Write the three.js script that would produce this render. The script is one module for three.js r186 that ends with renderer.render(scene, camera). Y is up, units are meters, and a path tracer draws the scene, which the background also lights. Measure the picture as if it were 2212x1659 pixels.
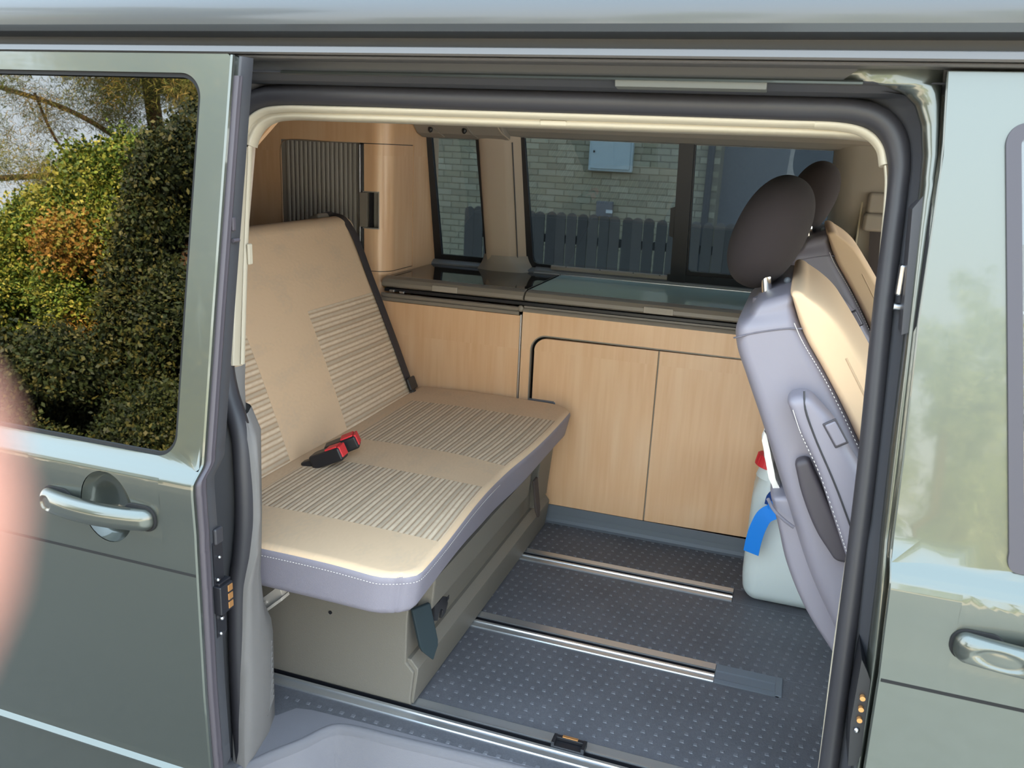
import * as THREE from 'three';
import { mergeGeometries, mergeVertices, toCreasedNormals } from 'three/addons/utils/BufferGeometryUtils.js';
import { TessellateModifier } from 'three/addons/modifiers/TessellateModifier.js';
import { RoundedBoxGeometry } from 'three/addons/geometries/RoundedBoxGeometry.js';
import { MarchingCubes } from 'three/addons/objects/MarchingCubes.js';

// ---------------------------------------------------------------- camera, sky, sun, exposure
const scene = new THREE.Scene();
const camera = new THREE.PerspectiveCamera(49.205, 2212 / 1659, 0.008, 300);
camera.position.set(0, 1.15, 0);
camera.rotation.set(-0.273173, 0.318421, 0.045896, 'YXZ');
camera.focus = 1.7;
camera.userData.fStop = 12;
scene.add(camera);

const renderer = new THREE.WebGLRenderer({ antialias: true });
renderer.toneMapping = THREE.LinearToneMapping;
renderer.toneMappingExposure = 5.2;
renderer.shadowMap.enabled = true;

const SUN = new THREE.Vector3(0.30, 0.50, -0.78).normalize();
// pale hazy sky: bluer overhead, whiter towards the horizon, the same all round
{
  const W = 256, H = 128, d = new Float32Array(W * H * 4);
  for (let j = 0; j < H; j++) for (let i = 0; i < W; i++) {
    const up = Math.max(0, Math.sin(((j + 0.5) / H - 0.5) * Math.PI)), k = Math.pow(1 - up, 2.2), o = (j * W + i) * 4;
    d[o] = 0.62 + 0.44 * k; d[o + 1] = 0.82 + 0.24 * k; d[o + 2] = 1.0 + 0.02 * k; d[o + 3] = 1;
  }
  const t = new THREE.DataTexture(d, W, H, THREE.RGBAFormat, THREE.FloatType);
  t.mapping = THREE.EquirectangularReflectionMapping; t.magFilter = THREE.LinearFilter; t.needsUpdate = true;
  scene.background = scene.environment = t;
}

const sun = new THREE.DirectionalLight(0xffe3b8, 6.5);
sun.position.copy(SUN).multiplyScalar(40);
sun.castShadow = true;
Object.assign(sun.shadow.camera, { left: -25, right: 25, top: 25, bottom: -25, near: 1, far: 120 });
sun.shadow.mapSize.set(2048, 2048);
sun.name = 'sun';
scene.add(sun);

// ---------------------------------------------------------------- helpers
function rng(seed) { let a = seed >>> 0; return () => { a = (a + 0x6d2b79f5) | 0; let t = Math.imul(a ^ (a >>> 15), 1 | a); t = (t + Math.imul(t ^ (t >>> 7), 61 | t)) ^ t; return ((t ^ (t >>> 14)) >>> 0) / 4294967296; }; }
const lerp = THREE.MathUtils.lerp, clamp = THREE.MathUtils.clamp, smooth = THREE.MathUtils.smoothstep;
const V = (x, y, z) => new THREE.Vector3(x, y, z);
function table(rows) {                      // piecewise linear function from [[x, y], ...]
  return (x) => {
    if (x <= rows[0][0]) return rows[0][1];
    for (let i = 1; i < rows.length; i++) if (x <= rows[i][0]) return lerp(rows[i - 1][1], rows[i][1], (x - rows[i - 1][0]) / (rows[i][0] - rows[i - 1][0]));
    return rows[rows.length - 1][1];
  };
}
const used = new Map();
function numbered(name) { const n = used.get(name) ?? 0; used.set(name, n + 1); return n ? name + '_' + String(n).padStart(3, '0') : name; }
function tag(o, label, category, group, kind) {
  if (label) o.userData.label = label;
  if (category) o.userData.category = category;
  if (group) o.userData.group = group;
  if (kind) o.userData.kind = kind;
  return o;
}
function thing(name, label, category, p = [0, 0, 0], group) {
  const o = new THREE.Group(); o.name = numbered(name); o.position.set(...p); scene.add(o);
  return tag(o, label, category, group);
}
function clean(g) { const k = g.index ? g.toNonIndexed() : g; const o = new THREE.BufferGeometry(); for (const a of ['position', 'normal', 'uv']) if (k.attributes[a]) o.setAttribute(a, k.attributes[a]); if (!o.attributes.normal) o.computeVertexNormals(); return o; }
function boxUV(g, s = 1) {                  // uv in metres, by the way each triangle faces
  g = g.index ? g.toNonIndexed() : g;
  const p = g.attributes.position, uv = new Float32Array(p.count * 2), a = V(), b = V(), c = V(), n = V();
  for (let i = 0; i < p.count; i += 3) {
    a.fromBufferAttribute(p, i); b.fromBufferAttribute(p, i + 1); c.fromBufferAttribute(p, i + 2);
    n.copy(b).sub(a).cross(V().copy(c).sub(a));
    const x = Math.abs(n.x), y = Math.abs(n.y), z = Math.abs(n.z);
    [a, b, c].forEach((q, k) => {
      const [u, v] = y >= x && y >= z ? [q.x, q.z] : x >= z ? [q.z, q.y] : [q.x, q.y];
      uv[(i + k) * 2] = u * s; uv[(i + k) * 2 + 1] = v * s;
    });
  }
  g.setAttribute('uv', new THREE.BufferAttribute(uv, 2));
  return g;
}
function merge(list) {
  const hasUV = list.every((g) => g.attributes.uv);
  return mergeGeometries(list.map((g) => { const k = clean(g); if (!hasUV) k.deleteAttribute('uv'); return k; }), false);
}
function mesh(name, geo, mat, parent = scene, label) {
  if (Array.isArray(geo)) geo = merge(geo);
  const m = new THREE.Mesh(geo, mat);
  m.name = parent === scene ? numbered(name) : name;
  m.castShadow = m.receiveShadow = true;
  if (label) m.userData.label = label;
  parent.add(m);
  return m;
}
function struct(name, geo, mat, parent = scene) { const m = mesh(name, geo, mat, parent); if (parent === scene) m.userData.kind = 'structure'; return m; }

// grid surface f(u, v) -> [x, y, z]
function grid(nu, nv, f, skip) {
  const pos = [], uv = [], idx = [];
  for (let j = 0; j <= nv; j++) for (let i = 0; i <= nu; i++) { pos.push(...f(i / nu, j / nv, i, j)); uv.push(i / nu, j / nv); }
  for (let j = 0; j < nv; j++) for (let i = 0; i < nu; i++) {
    if (skip && skip(i, j)) continue;
    const a = j * (nu + 1) + i, b = a + 1, c = a + nu + 1, d = c + 1;
    idx.push(a, b, d, a, d, c);
  }
  const g = new THREE.BufferGeometry();
  g.setAttribute('position', new THREE.Float32BufferAttribute(pos, 3));
  g.setAttribute('uv', new THREE.Float32BufferAttribute(uv, 2));
  g.setIndex(idx); g.computeVertexNormals();
  return g;
}
// rows: arrays of points of equal length
function loft(rows) { return grid(rows[0].length - 1, rows.length - 1, (u, v, i, j) => rows[j][i]); }
function flat(g, angle = 0.6) { const k = g.clone(); k.deleteAttribute('uv'); k.deleteAttribute('normal'); return toCreasedNormals(mergeVertices(k, 1e-5), angle); }
function shapeOf(pts) { return new THREE.Shape(pts.map((p) => new THREE.Vector2(p[0], p[1]))); }
function rrect(x0, y0, x1, y1, r, Kind = THREE.Shape) {
  const s = new Kind();
  s.moveTo(x0 + r, y0); s.lineTo(x1 - r, y0); s.absarc(x1 - r, y0 + r, r, -Math.PI / 2, 0); s.lineTo(x1, y1 - r); s.absarc(x1 - r, y1 - r, r, 0, Math.PI / 2);
  s.lineTo(x0 + r, y1); s.absarc(x0 + r, y1 - r, r, Math.PI / 2, Math.PI); s.lineTo(x0, y0 + r); s.absarc(x0 + r, y0 + r, r, Math.PI, Math.PI * 1.5);
  return s;
}
function ext(shape, depth, bevel = 0, seg = 2, curve = 10) {
  return new THREE.ExtrudeGeometry(shape, { depth: depth - 2 * bevel, bevelEnabled: bevel > 0, bevelThickness: bevel, bevelSize: bevel, bevelOffset: -bevel, bevelSegments: seg, curveSegments: curve }).translate(0, 0, bevel);
}
const exZ = (pts, z0, z1, b = 0, seg = 2) => ext(Array.isArray(pts) ? shapeOf(pts) : pts, z1 - z0, b, seg).translate(0, 0, z0);            // outline in x, y
const exX = (pts, x0, x1, b = 0, seg = 2) => ext(shapeOf(pts.map(([z, y]) => [-z, y])), x1 - x0, b, seg).rotateY(Math.PI / 2).translate(x0, 0, 0);  // outline in z, y
const exY = (pts, y0, y1, b = 0, seg = 2) => ext(shapeOf(pts.map(([x, z]) => [x, -z])), y1 - y0, b, seg).rotateX(-Math.PI / 2).translate(0, y0, 0); // outline in x, z
const box = (x0, x1, y0, y1, z0, z1, r = 0.004) => new RoundedBoxGeometry(x1 - x0, y1 - y0, z1 - z0, 2, Math.min(r, (x1 - x0) / 2.01, (y1 - y0) / 2.01, (z1 - z0) / 2.01)).translate((x0 + x1) / 2, (y0 + y1) / 2, (z0 + z1) / 2);
function warp(g, f) { const p = g.attributes.position, v = V(); for (let i = 0; i < p.count; i++) { v.fromBufferAttribute(p, i); f(v); p.setXYZ(i, v.x, v.y, v.z); } g.computeVertexNormals(); return g; }
function tess(g, edge, it = 9) { return new TessellateModifier(edge, it).modify(clean(g)); }
// soft box: rounded edges of radius r, finely divided so that it can be bent
function softBox(w, h, d, r, n = [12, 6, 12], k = 5) {
  const axis = (L, m) => { const a = [], H = L / 2; for (let i = 0; i < k; i++) a.push(-H + r * (1 - Math.tan((1 - i / k) * Math.PI / 4))); for (let i = 0; i <= m; i++) a.push(lerp(-H + r, H - r, i / m)); for (let i = 1; i <= k; i++) a.push(H - r * (1 - Math.tan((i / k) * Math.PI / 4))); return a; };
  const ax = axis(w, n[0]), ay = axis(h, n[1]), az = axis(d, n[2]), list = [];
  const face = (A, B, f) => list.push(grid(A.length - 1, B.length - 1, (u, v, i, j) => f(A[i], B[j])));
  for (const s of [-1, 1]) { face(ax, ay, (x, y) => [s * x, y, s * d / 2]); face(az, ay, (z, y) => [s * w / 2, y, -s * z]); face(ax, az, (x, z) => [x, s * h / 2, -s * z]); }
  list.forEach((g) => { g.deleteAttribute('uv'); g.deleteAttribute('normal'); });
  const g = mergeVertices(mergeGeometries(list), 1e-6), lim = V(w / 2 - r, h / 2 - r, d / 2 - r), q = V();
  return warp(g, (v) => { q.set(clamp(v.x, -lim.x, lim.x), clamp(v.y, -lim.y, lim.y), clamp(v.z, -lim.z, lim.z)); v.sub(q); if (v.lengthSq() > 1e-12) v.setLength(r); v.add(q); });
}
// sweep an outline (a along the side vector, b along the face vector) down a path of points
function sweep(path, outline, faceAt, closed = false, closedOutline = true, wide = () => 1) {
  const n = path.length, rows = [], P = path.map((p) => V(...p));
  for (let i = 0; i < n; i++) {
    const a = P[closed ? (i + n - 1) % n : Math.max(0, i - 1)], b = P[closed ? (i + 1) % n : Math.min(n - 1, i + 1)];
    const t = b.clone().sub(a).normalize(), F = faceAt(P[i], t).clone();
    F.addScaledVector(t, -F.dot(t)).normalize();
    const S = t.clone().cross(F).normalize();
    const o = closedOutline ? [...outline, outline[0]] : outline;
    const q = wide(P[i]); rows.push(o.map(([u, v]) => P[i].clone().addScaledVector(S, u * q).addScaledVector(F, v).toArray()));
  }
  if (closed) rows.push(rows[0]);
  const g = loft(rows);
  if (!closed && closedOutline) {
    const cap = (row, flip) => { const c = row.slice(0, -1).reduce((s, p) => s.add(V(...p)), V()).multiplyScalar(1 / (row.length - 1)).toArray(); const pos = []; for (let i = 0; i < row.length - 1; i++) pos.push(...(flip ? [...row[i + 1], ...row[i]] : [...row[i], ...row[i + 1]]), ...c); const k = new THREE.BufferGeometry(); k.setAttribute('position', new THREE.Float32BufferAttribute(pos, 3)); k.computeVertexNormals(); return k; };
    return merge([g, cap(rows[0]), cap(rows[rows.length - 1], true)]);
  }
  return g;
}
// rounded slab lofted along pairs of [back x, back y, front x, front y], half as wide as hw, rounded at both ends by r
function slab(pairs, zc, hw, e = 5, n = 40, r = 0.03, m = 44) {
  const c = new THREE.CatmullRomCurve3(pairs.map((p) => V(p[0], p[1], 0)), false, 'centripetal'), d = new THREE.CatmullRomCurve3(pairs.map((p) => V(p[2], p[3], 0)), false, 'centripetal');
  const rows = [], ring = (B, F, w) => rows.push(Array.from({ length: m + 1 }, (_, k) => { const a = (k / m) * 2 * Math.PI, u = Math.sign(Math.cos(a)) * Math.pow(Math.abs(Math.cos(a)), 2 / e), v = Math.sign(Math.sin(a)) * Math.pow(Math.abs(Math.sin(a)), 2 / e); return [(B.x + F.x) / 2 + u * (F.x - B.x) / 2, (B.y + F.y) / 2 + u * (F.y - B.y) / 2, zc + v * w]; }));
  const W = (t) => (typeof hw === 'function' ? hw(t) : hw);
  const end = (t, t2, rev) => { const B = c.getPoint(t), F = d.getPoint(t), o = B.clone().add(F).multiplyScalar(0.5).sub(c.getPoint(t2).add(d.getPoint(t2)).multiplyScalar(0.5)).normalize(), L = B.distanceTo(F), q = Math.min(r, L * 0.48), list = []; for (let i = 1; i <= 6; i++) { const a = (i / 6) * Math.PI / 2, k = q * (1 - Math.cos(a)), f = F.clone().sub(B).normalize(); list.push([B.clone().addScaledVector(f, k).addScaledVector(o, q * Math.sin(a)), F.clone().addScaledVector(f, -k).addScaledVector(o, q * Math.sin(a)), W(t) - k]); } list.push([list[5][0].clone().lerp(list[5][1], 0.5), list[5][0].clone().lerp(list[5][1], 0.5), 0.0001]); if (rev) list.reverse(); list.forEach((l) => ring(...l)); };
  end(0, 0.02, true); for (let i = 0; i <= n; i++) ring(c.getPoint(i / n), d.getPoint(i / n), W(i / n)); end(1, 0.98, false);
  const g = loft(rows); g.deleteAttribute('uv'); const k = mergeVertices(clean2(g), 1e-6); k.computeVertexNormals(); return k;
}
function clean2(g) { const k = g.clone(); k.deleteAttribute('normal'); return k; }
const circle = (ra, rb = ra, n = 14) => Array.from({ length: n }, (_, i) => [ra * Math.cos((i / n) * 2 * Math.PI), rb * Math.sin((i / n) * 2 * Math.PI)]);
function spline(pts, n, closed = false) { return new THREE.CatmullRomCurve3(pts.map((p) => V(...p)), closed, 'centripetal').getPoints(n).map((p) => p.toArray()); }
function tube(pts, r, n = 40, m = 10) { return new THREE.TubeGeometry(new THREE.CatmullRomCurve3(pts.map((p) => V(...p)), false, 'centripetal'), n, r, m); }
const cyl = (r0, r1, h, n = 20) => new THREE.CylinderGeometry(r0, r1, h, n);

// ---------------------------------------------------------------- procedural textures
function noise2(period, seed) {              // tiling value noise
  const r = rng(seed), n = period, t = Float32Array.from({ length: n * n }, r);
  return (x, y) => { const xi = Math.floor(x), yi = Math.floor(y); let fx = x - xi, fy = y - yi; fx = fx * fx * (3 - 2 * fx); fy = fy * fy * (3 - 2 * fy); const m = (k) => ((k % n) + n) % n, g = (a, b) => t[m(b) * n + m(a)]; return lerp(lerp(g(xi, yi), g(xi + 1, yi), fx), lerp(g(xi, yi + 1), g(xi + 1, yi + 1), fx), fy); };
}
function tex(w, h, f, srgb = true) {          // f(u, v) -> [r, g, b] 0..255
  const d = new Uint8Array(w * h * 4);
  for (let j = 0; j < h; j++) for (let i = 0; i < w; i++) { const c = f(i / w, j / h), k = (j * w + i) * 4; d[k] = clamp(c[0], 0, 255); d[k + 1] = clamp(c[1], 0, 255); d[k + 2] = clamp(c[2], 0, 255); d[k + 3] = 255; }
  const t = new THREE.DataTexture(d, w, h); t.wrapS = t.wrapT = THREE.RepeatWrapping; t.magFilter = THREE.LinearFilter; t.minFilter = THREE.LinearFilter; if (srgb) t.colorSpace = THREE.SRGBColorSpace; t.needsUpdate = true;
  return t;
}
const rep = (t, sx, sy = sx) => { const k = t.clone(); k.repeat.set(sx, sy); k.needsUpdate = true; return k; };
const rgb = (h) => { const c = new THREE.Color(h); const o = c.getHex(); return [(o >> 16) & 255, (o >> 8) & 255, o & 255]; };
const mix3 = (a, b, t) => [lerp(a[0], b[0], t), lerp(a[1], b[1], t), lerp(a[2], b[2], t)];

const woodMap = (() => {
  const a = noise2(64, 1), b = noise2(128, 2), c = noise2(16, 3), hi = rgb('#e4bb94'), lo = rgb('#dbad84'), pale = rgb('#ebcaa8');
  return tex(512, 512, (u, v) => { const s = 0.5 * a(u * 64, v * 4) + 0.3 * b(u * 128, v * 8) + 0.35 * c(u * 16, v * 4 + 0.6 * c(u * 8, v * 8)); return mix3(mix3(lo, hi, clamp(s * 1.25 - 0.1, 0, 1)), pale, clamp((c(u * 16 + 5, v * 2) - 0.55) * 1.2, 0, 0.5)); });
})();
const fineBump = (() => { const a = noise2(256, 5), b = noise2(128, 6); return tex(512, 512, (u, v) => { const s = (0.6 * a(u * 256, v * 256) + 0.4 * b(u * 128, v * 128)) * 255; return [s, s, s]; }, false); })();
const weaveBump = (() => { const a = noise2(128, 7); return tex(256, 256, (u, v) => { const s = 128 + 60 * Math.sin(u * 2 * Math.PI * 64) * Math.sin(v * 2 * Math.PI * 64) + 60 * (a(u * 128, v * 128) - 0.5); return [s, s, s]; }, false); })();
const floorMap = (() => { const a = noise2(64, 8), b = noise2(256, 9), c = noise2(8, 10), lo = rgb('#4f5056'), hi = rgb('#616269'); return tex(1024, 1024, (u, v) => { const s = 0.5 * b(u * 256, v * 256) + 0.3 * a(u * 64, v * 64) + 0.5 * (c(u * 8, v * 8) - 0.25); let k = mix3(lo, hi, clamp(s, 0, 1)); const g = b(u * 256 + 31.3, v * 256 + 7.7) * b(u * 200, v * 256); if (g > 0.86) k = mix3(k, [150, 148, 142], 0.5); return k; }); })();
const cover = { base: '#d9bb9b', rib: '#e6d2b9', gap: '#ad8e70' };
// cloth of the bench: plain beige with two ribbed fields; x, y in metres over w by h
function clothMaps(w, h, fields, alongX, pitch, seed) {
  const W = Math.min(1024, Math.floor((2040 * w) / h)), H = Math.round((W * h) / w / 4) * 4, n = noise2(128, seed), m = noise2(16, seed + 1), base = rgb(cover.base), rib = rgb(cover.rib), gap = rgb(cover.gap), grey = rgb('#bfac97');
  const at = (u, v) => {
    const x = u * w, y = v * h, f = fields.find(([x0, x1, y0, y1]) => x > x0 && x < x1 && y > y0 && y < y1);
    if (!f) return null;
    const t = (alongX ? y : x) / pitch + 0.05 * m(x * 40, y * 40);
    return { p: Math.pow(Math.abs(Math.sin(t * Math.PI)), 0.55), k: Math.floor(t) };
  };
  const map = tex(W, H, (u, v) => { const s = n(u * 128, v * 128), q = at(u, v); let c = mix3(base, grey, clamp((m(u * 16, v * 16) - 0.5) * 0.5 + (s - 0.5) * 0.25, 0, 0.6)); if (q) { const tone = [1, 0.93, 1, 0.86, 0.97, 1, 0.9][((q.k % 7) + 7) % 7]; c = mix3(gap, rib.map((x) => x * tone), q.p * (0.9 + 0.2 * (s - 0.5))); } return c; });
  const bump = tex(W, H, (u, v) => { const s = n(u * 128, v * 128) * 26, q = at(u, v); const k = q ? 60 + 170 * q.p + s : 170 + s; return [k, k, k]; }, false);
  return { map, bump };
}

// ---------------------------------------------------------------- materials
const M = {};
const std = (name, o) => { const m = new THREE.MeshStandardMaterial({ roughness: 0.6, ...o }); m.name = name; M[name] = m; return m; };
const phy = (name, o) => { const m = new THREE.MeshPhysicalMaterial({ roughness: 0.6, ...o }); m.name = name; M[name] = m; return m; };
phy('paint', { color: '#5e625d', metalness: 0.8, roughness: 0.32, clearcoat: 1, clearcoatRoughness: 0.03 });
phy('roofPaint', { color: '#484b4f', metalness: 0.35, roughness: 0.4, clearcoat: 0.6, clearcoatRoughness: 0.12 });
std('aluminium', { color: '#c9cbcf', metalness: 0.9, roughness: 0.32 });
std('coverPlastic', { color: '#5d5f5c', roughness: 0.5 });
std('strutMetal', { color: '#cfc8c0', metalness: 0.35, roughness: 0.4 });
std('railMetal', { color: '#d0d3d8', metalness: 0.85, roughness: 0.3 });
std('gutterTrim', { color: '#5b5857', metalness: 0, roughness: 0.4 });
std('rubber', { color: '#302f34', roughness: 0.5 });
std('windowRubber', { color: '#3f3c44', roughness: 0.55 });
std('rubberPale', { color: '#454047', roughness: 0.55 });
std('blackPlastic', { color: '#1d1d22', roughness: 0.42 });
std('darkChannel', { color: '#3b3c41', roughness: 0.5 });
std('cream', { color: '#b5ac9a', roughness: 0.5 });
std('greyTrim', { color: '#787574', roughness: 0.6, bumpMap: rep(fineBump, 6), bumpScale: 0.0003 });
std('stepPlastic', { color: '#75747b', roughness: 0.5, bumpMap: rep(fineBump, 6), bumpScale: 0.0003 });
std('seatBoxPlastic', { color: '#6e6961', roughness: 0.55, bumpMap: rep(fineBump, 6), bumpScale: 0.0003 });
std('plinthPlastic', { color: '#686e77', roughness: 0.45 });
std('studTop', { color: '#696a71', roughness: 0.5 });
std('floorMat', { map: rep(floorMap, 1.6), roughness: 0.55, bumpMap: rep(fineBump, 5), bumpScale: 0.0004 });
std('vinyl', { color: '#837f8b', roughness: 0.5, bumpMap: rep(fineBump, 8), bumpScale: 0.0004 });
std('beigeCloth', { color: cover.base, roughness: 0.9, bumpMap: rep(weaveBump, 10), bumpScale: 0.0004 });
std('headrestCloth', { color: '#2e2729', roughness: 0.95, bumpMap: rep(weaveBump, 14), bumpScale: 0.0006 });
phy('wood', { map: rep(woodMap, 1.8, 1.8), roughness: 0.4, clearcoat: 0.5, clearcoatRoughness: 0.2 });
std('counterTrim', { color: '#857c72', roughness: 0.45 });
phy('smokedGlass', { color: '#1d1c1e', roughness: 0.05, metalness: 0, ior: 1.6 });
phy('hobGlass', { color: '#9fb8b6', roughness: 0.06, ior: 1.6 });
std('chrome', { color: '#e8e6e2', metalness: 1, roughness: 0.12 });
std('screwMetal', { color: '#b8b8bc', metalness: 1, roughness: 0.25 });
std('copper', { color: '#d39a62', metalness: 0.75, roughness: 0.4 });
phy('tintedGlass', { color: '#9aa2a6', transmission: 1, thickness: 0, roughness: 0.0, ior: 1.5 });
phy('privacyGlass', { color: '#262a2c', transmission: 1, thickness: 0, roughness: 0.0, ior: 2.0 });
phy('clearGlass', { color: '#f2f5f4', transmission: 1, thickness: 0, roughness: 0.0, ior: 1.5 });
std('gripPlastic', { color: '#a89f94', roughness: 0.45 });
std('palebirch', { color: '#8d735a', roughness: 0.5 });
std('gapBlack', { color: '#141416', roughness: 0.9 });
std('slatPlastic', { color: '#8f8983', roughness: 0.5 });
std('liningCloth', { color: '#a89a8d', roughness: 0.85 });
std('liningPlastic', { color: '#8e8780', roughness: 0.6 });
std('belt', { color: '#3a3436', roughness: 0.7, bumpMap: rep(weaveBump, 12), bumpScale: 0.0005 });
std('red', { color: '#d8303a', roughness: 0.45 });
std('tabCloth', { color: '#1a282e', roughness: 0.8 });
std('brownTab', { color: '#453c39', roughness: 0.8 });
phy('milkyPlastic', { color: '#dfe9ea', roughness: 0.4, transmission: 0.15, thickness: 0 });
std('blueWebbing', { color: '#1284ea', roughness: 0.7, bumpMap: rep(weaveBump, 16), bumpScale: 0.0006 });
std('blueHandle', { color: '#123f86', roughness: 0.5 });
std('paper', { color: '#e4dfdb', roughness: 0.8 });
std('skin', { color: '#bd8879', roughness: 0.5 });

// ---------------------------------------------------------------- the van's side: z of the outer skin by height
const bodyBase = table([[-0.6, -1.07], [-0.2, -1.045], [0.05, -1.034], [0.3, -1.028], [0.56, -1.03], [0.655, -1.040], [0.682, -1.056], [0.9, -1.0965], [1.28, -1.17]]);
const ledge = (y, y0) => (y < y0 ? -0.012 * smooth(y0 - y, 0, 0.02) : 0) + 0.010 * smooth(y, y0 - 0.02, y0 - 0.008) * (1 - smooth(y, y0 - 0.004, y0 + 0.006));
const groove = (y, y0) => -0.0002 * Math.exp(-Math.pow((y - y0) / 0.003, 2) * 1.2);
const belt = (y, y0) => 0.010 * smooth(y, y0 - 0.10, y0) * (1 - smooth(y, y0, y0 + 0.024));
const doorZ = (y) => bodyBase(y) + 0.10 + belt(y, 0.656) + groove(y, 0.51) + ledge(y, 0.146);
const frontZ = (y) => bodyBase(y) + belt(y, 0.664) + groove(y, 0.525) + ledge(y, 0.16);
const sideNormal = (p) => V(0, p.y > 0.6 ? 0.19 : 0, 1).normalize();
const outer = (y, off) => bodyBase(y) - off;
function ys(y0, y1, fine, coarse = 0.03) { const a = []; let y = y0; while (y < y1 - 1e-6) { a.push(y); y += fine.some((f) => Math.abs(y - f) < 0.035) ? 0.003 : coarse; } a.push(y1); return a; }
function skinPanel(xl, xr, y0, y1, fine, zf, nx = 8) { return loft(ys(y0, y1, fine).map((y) => Array.from({ length: nx + 1 }, (_, i) => { const x = lerp(xl(y), xr(y), i / nx); return [x, y, zf(y)]; }))); }
function skinShape(shape, zf, thick = 0.02) { const g = tess(ext(shape, thick, 0, 1, 14), 0.05); return flat(warp(g, (v) => { v.z = zf(v.y) - thick + v.z; }), 0.5); }

// ---------------------------------------------------------------- the van's body
function rebase(g, p) { const d = V(...p); g.position.copy(d); g.children.forEach((c) => c.position.sub(d)); return g; }
const van = thing('camper_van', 'pale green camper van seen from the side with its sliding door standing open', 'van');
{
  // raised roof, the recess below it and the light strip along the gutter
  const half = [[-1.17, 1.299], [-1.155, 1.303], [-1.149, 1.312], [-1.148, 1.326], [-1.152, 1.345], [-1.165, 1.372], [-1.20, 1.41], [-1.30, 1.45], [-1.5, 1.475], [-1.985, 1.49]];
  const mir = half.slice(0, -1).reverse().map(([z, y]) => [-3.97 - z, y]);
  mesh('roof', flat(exX([...half, ...mir], -2.4, 1.15), 0.5), M.roofPaint, van);
  mesh('roof_recess', exX([[-1.20, 1.25], [-1.195, 1.302], [-2.775, 1.302], [-2.77, 1.25], [-2.70, 1.262], [-1.27, 1.262]], -2.4, 1.15), M.darkChannel, van);
  mesh('gutter_strip', [exX([[-1.149, 1.2705], [-1.146, 1.273], [-1.152, 1.2815], [-1.162, 1.2835], [-1.20, 1.283], [-1.20, 1.2705]], -2.4, 1.15), exX([[-1.158, 1.2655], [-1.154, 1.267], [-1.156, 1.2695], [-1.2, 1.2695], [-1.2, 1.2655]], -2.4, 1.15)], M.gutterTrim, van, 'light strip along the roof gutter');
  mesh('door_head', exX([[-1.205, 1.266], [-1.203, 1.252], [-1.192, 1.2505], [-1.191, 1.2485], [-1.200, 1.246], [-1.213, 1.238], [-1.232, 1.2345], [-1.26, 1.2345], [-1.29, 1.266]], -2.4, 0.30), M.darkChannel, van);
  mesh('guide_rail', exX([[-1.187, 1.2515], [-1.184, 1.249], [-1.186, 1.2465], [-1.2, 1.2455], [-1.2, 1.2515]], -0.79, 0.05), M.paint, van);
  mesh('guide_rail_cover', exX([[-1.190, 1.2478], [-1.193, 1.2385], [-1.21, 1.236], [-1.21, 1.2478]], -0.265, -0.065, 0.001), M.coverPlastic, van);

  // rubber seal round the door opening
  const sealPath = [[-0.885, -0.2], [-0.882, 0.0], [-0.880, 0.12], [-0.875, 0.28], [-0.868, 0.38], [-0.856, 0.45], [-0.849, 0.52], [-0.851, 0.60], [-0.863, 0.665], [-0.897, 0.725], [-0.912, 0.78], [-0.922, 0.95], [-0.930, 1.12], [-0.926, 1.165], [-0.906, 1.197], [-0.87, 1.214], [-0.82, 1.219], [-0.5, 1.2195], [-0.04, 1.2195], [0.045, 1.218], [0.078, 1.209], [0.10, 1.188], [0.112, 1.155], [0.1145, 1.12], [0.118, 0.96], [0.1265, 0.765], [0.132, 0.51], [0.138, 0.31], [0.146, 0.0], [0.15, -0.2]];
  mesh('door_seal', sweep(spline(sealPath.map(([x, y]) => [x, y, outer(y, 0.098)]), 170), circle(0.0165, 0.019, 14), sideNormal, false, true, (p) => (p.x > -0.4 && p.y < 1.2 ? lerp(0.8, 1, smooth(p.y, 1.12, 1.2)) : 1)), M.rubber, van, 'black rubber seal round the door opening');

  mesh('rear_pillar', loft(ys(-0.2, 1.24, [], 0.03).map((y) => { const x = table([[0, -0.885], [0.38, -0.872], [0.5, -0.853], [0.6, -0.855], [0.665, -0.866], [0.725, -0.90], [0.95, -0.924], [1.16, -0.93], [1.2, -0.91], [1.24, -0.86]])(y); return [[-1.05, y, outer(y, 0.03)], [-0.97, y, outer(y, 0.035)], [-0.955, y, outer(y, 0.06)], [x - 0.012, y, outer(y, 0.095)], [x + 0.004, y, outer(y, 0.112)]]; })), M.darkChannel, van);
  // pillar between the opening and the front door
  const edge = table([[0, 0.177], [0.393, 0.17], [0.525, 0.167], [0.684, 0.159], [0.8, 0.157], [0.967, 0.151], [1.165, 0.150], [1.256, 0.142]]);
  const sealX = table([[0, 0.158], [0.324, 0.151], [0.519, 0.145], [0.77, 0.136], [0.951, 0.128], [1.149, 0.126], [1.183, 0.117], [1.205, 0.099], [1.226, 0.066], [1.233, 0.034], [1.2355, -0.03]]);
  const chanX = table([[0, 0.167], [0.35, 0.160], [0.535, 0.154], [0.787, 0.145], [0.95, 0.141], [1.132, 0.1335], [1.164, 0.132], [1.201, 0.125], [1.224, 0.115], [1.238, 0.10], [1.246, 0.075], [1.249, 0.02]]);
  const py = [...ys(-0.45, 1.13, [], 0.03), ...ys(1.135, 1.236, [1.2], 0.004)], qy = [...ys(-0.45, 1.13, [], 0.03), ...ys(1.135, 1.249, [1.2], 0.003), 1.266];
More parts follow.
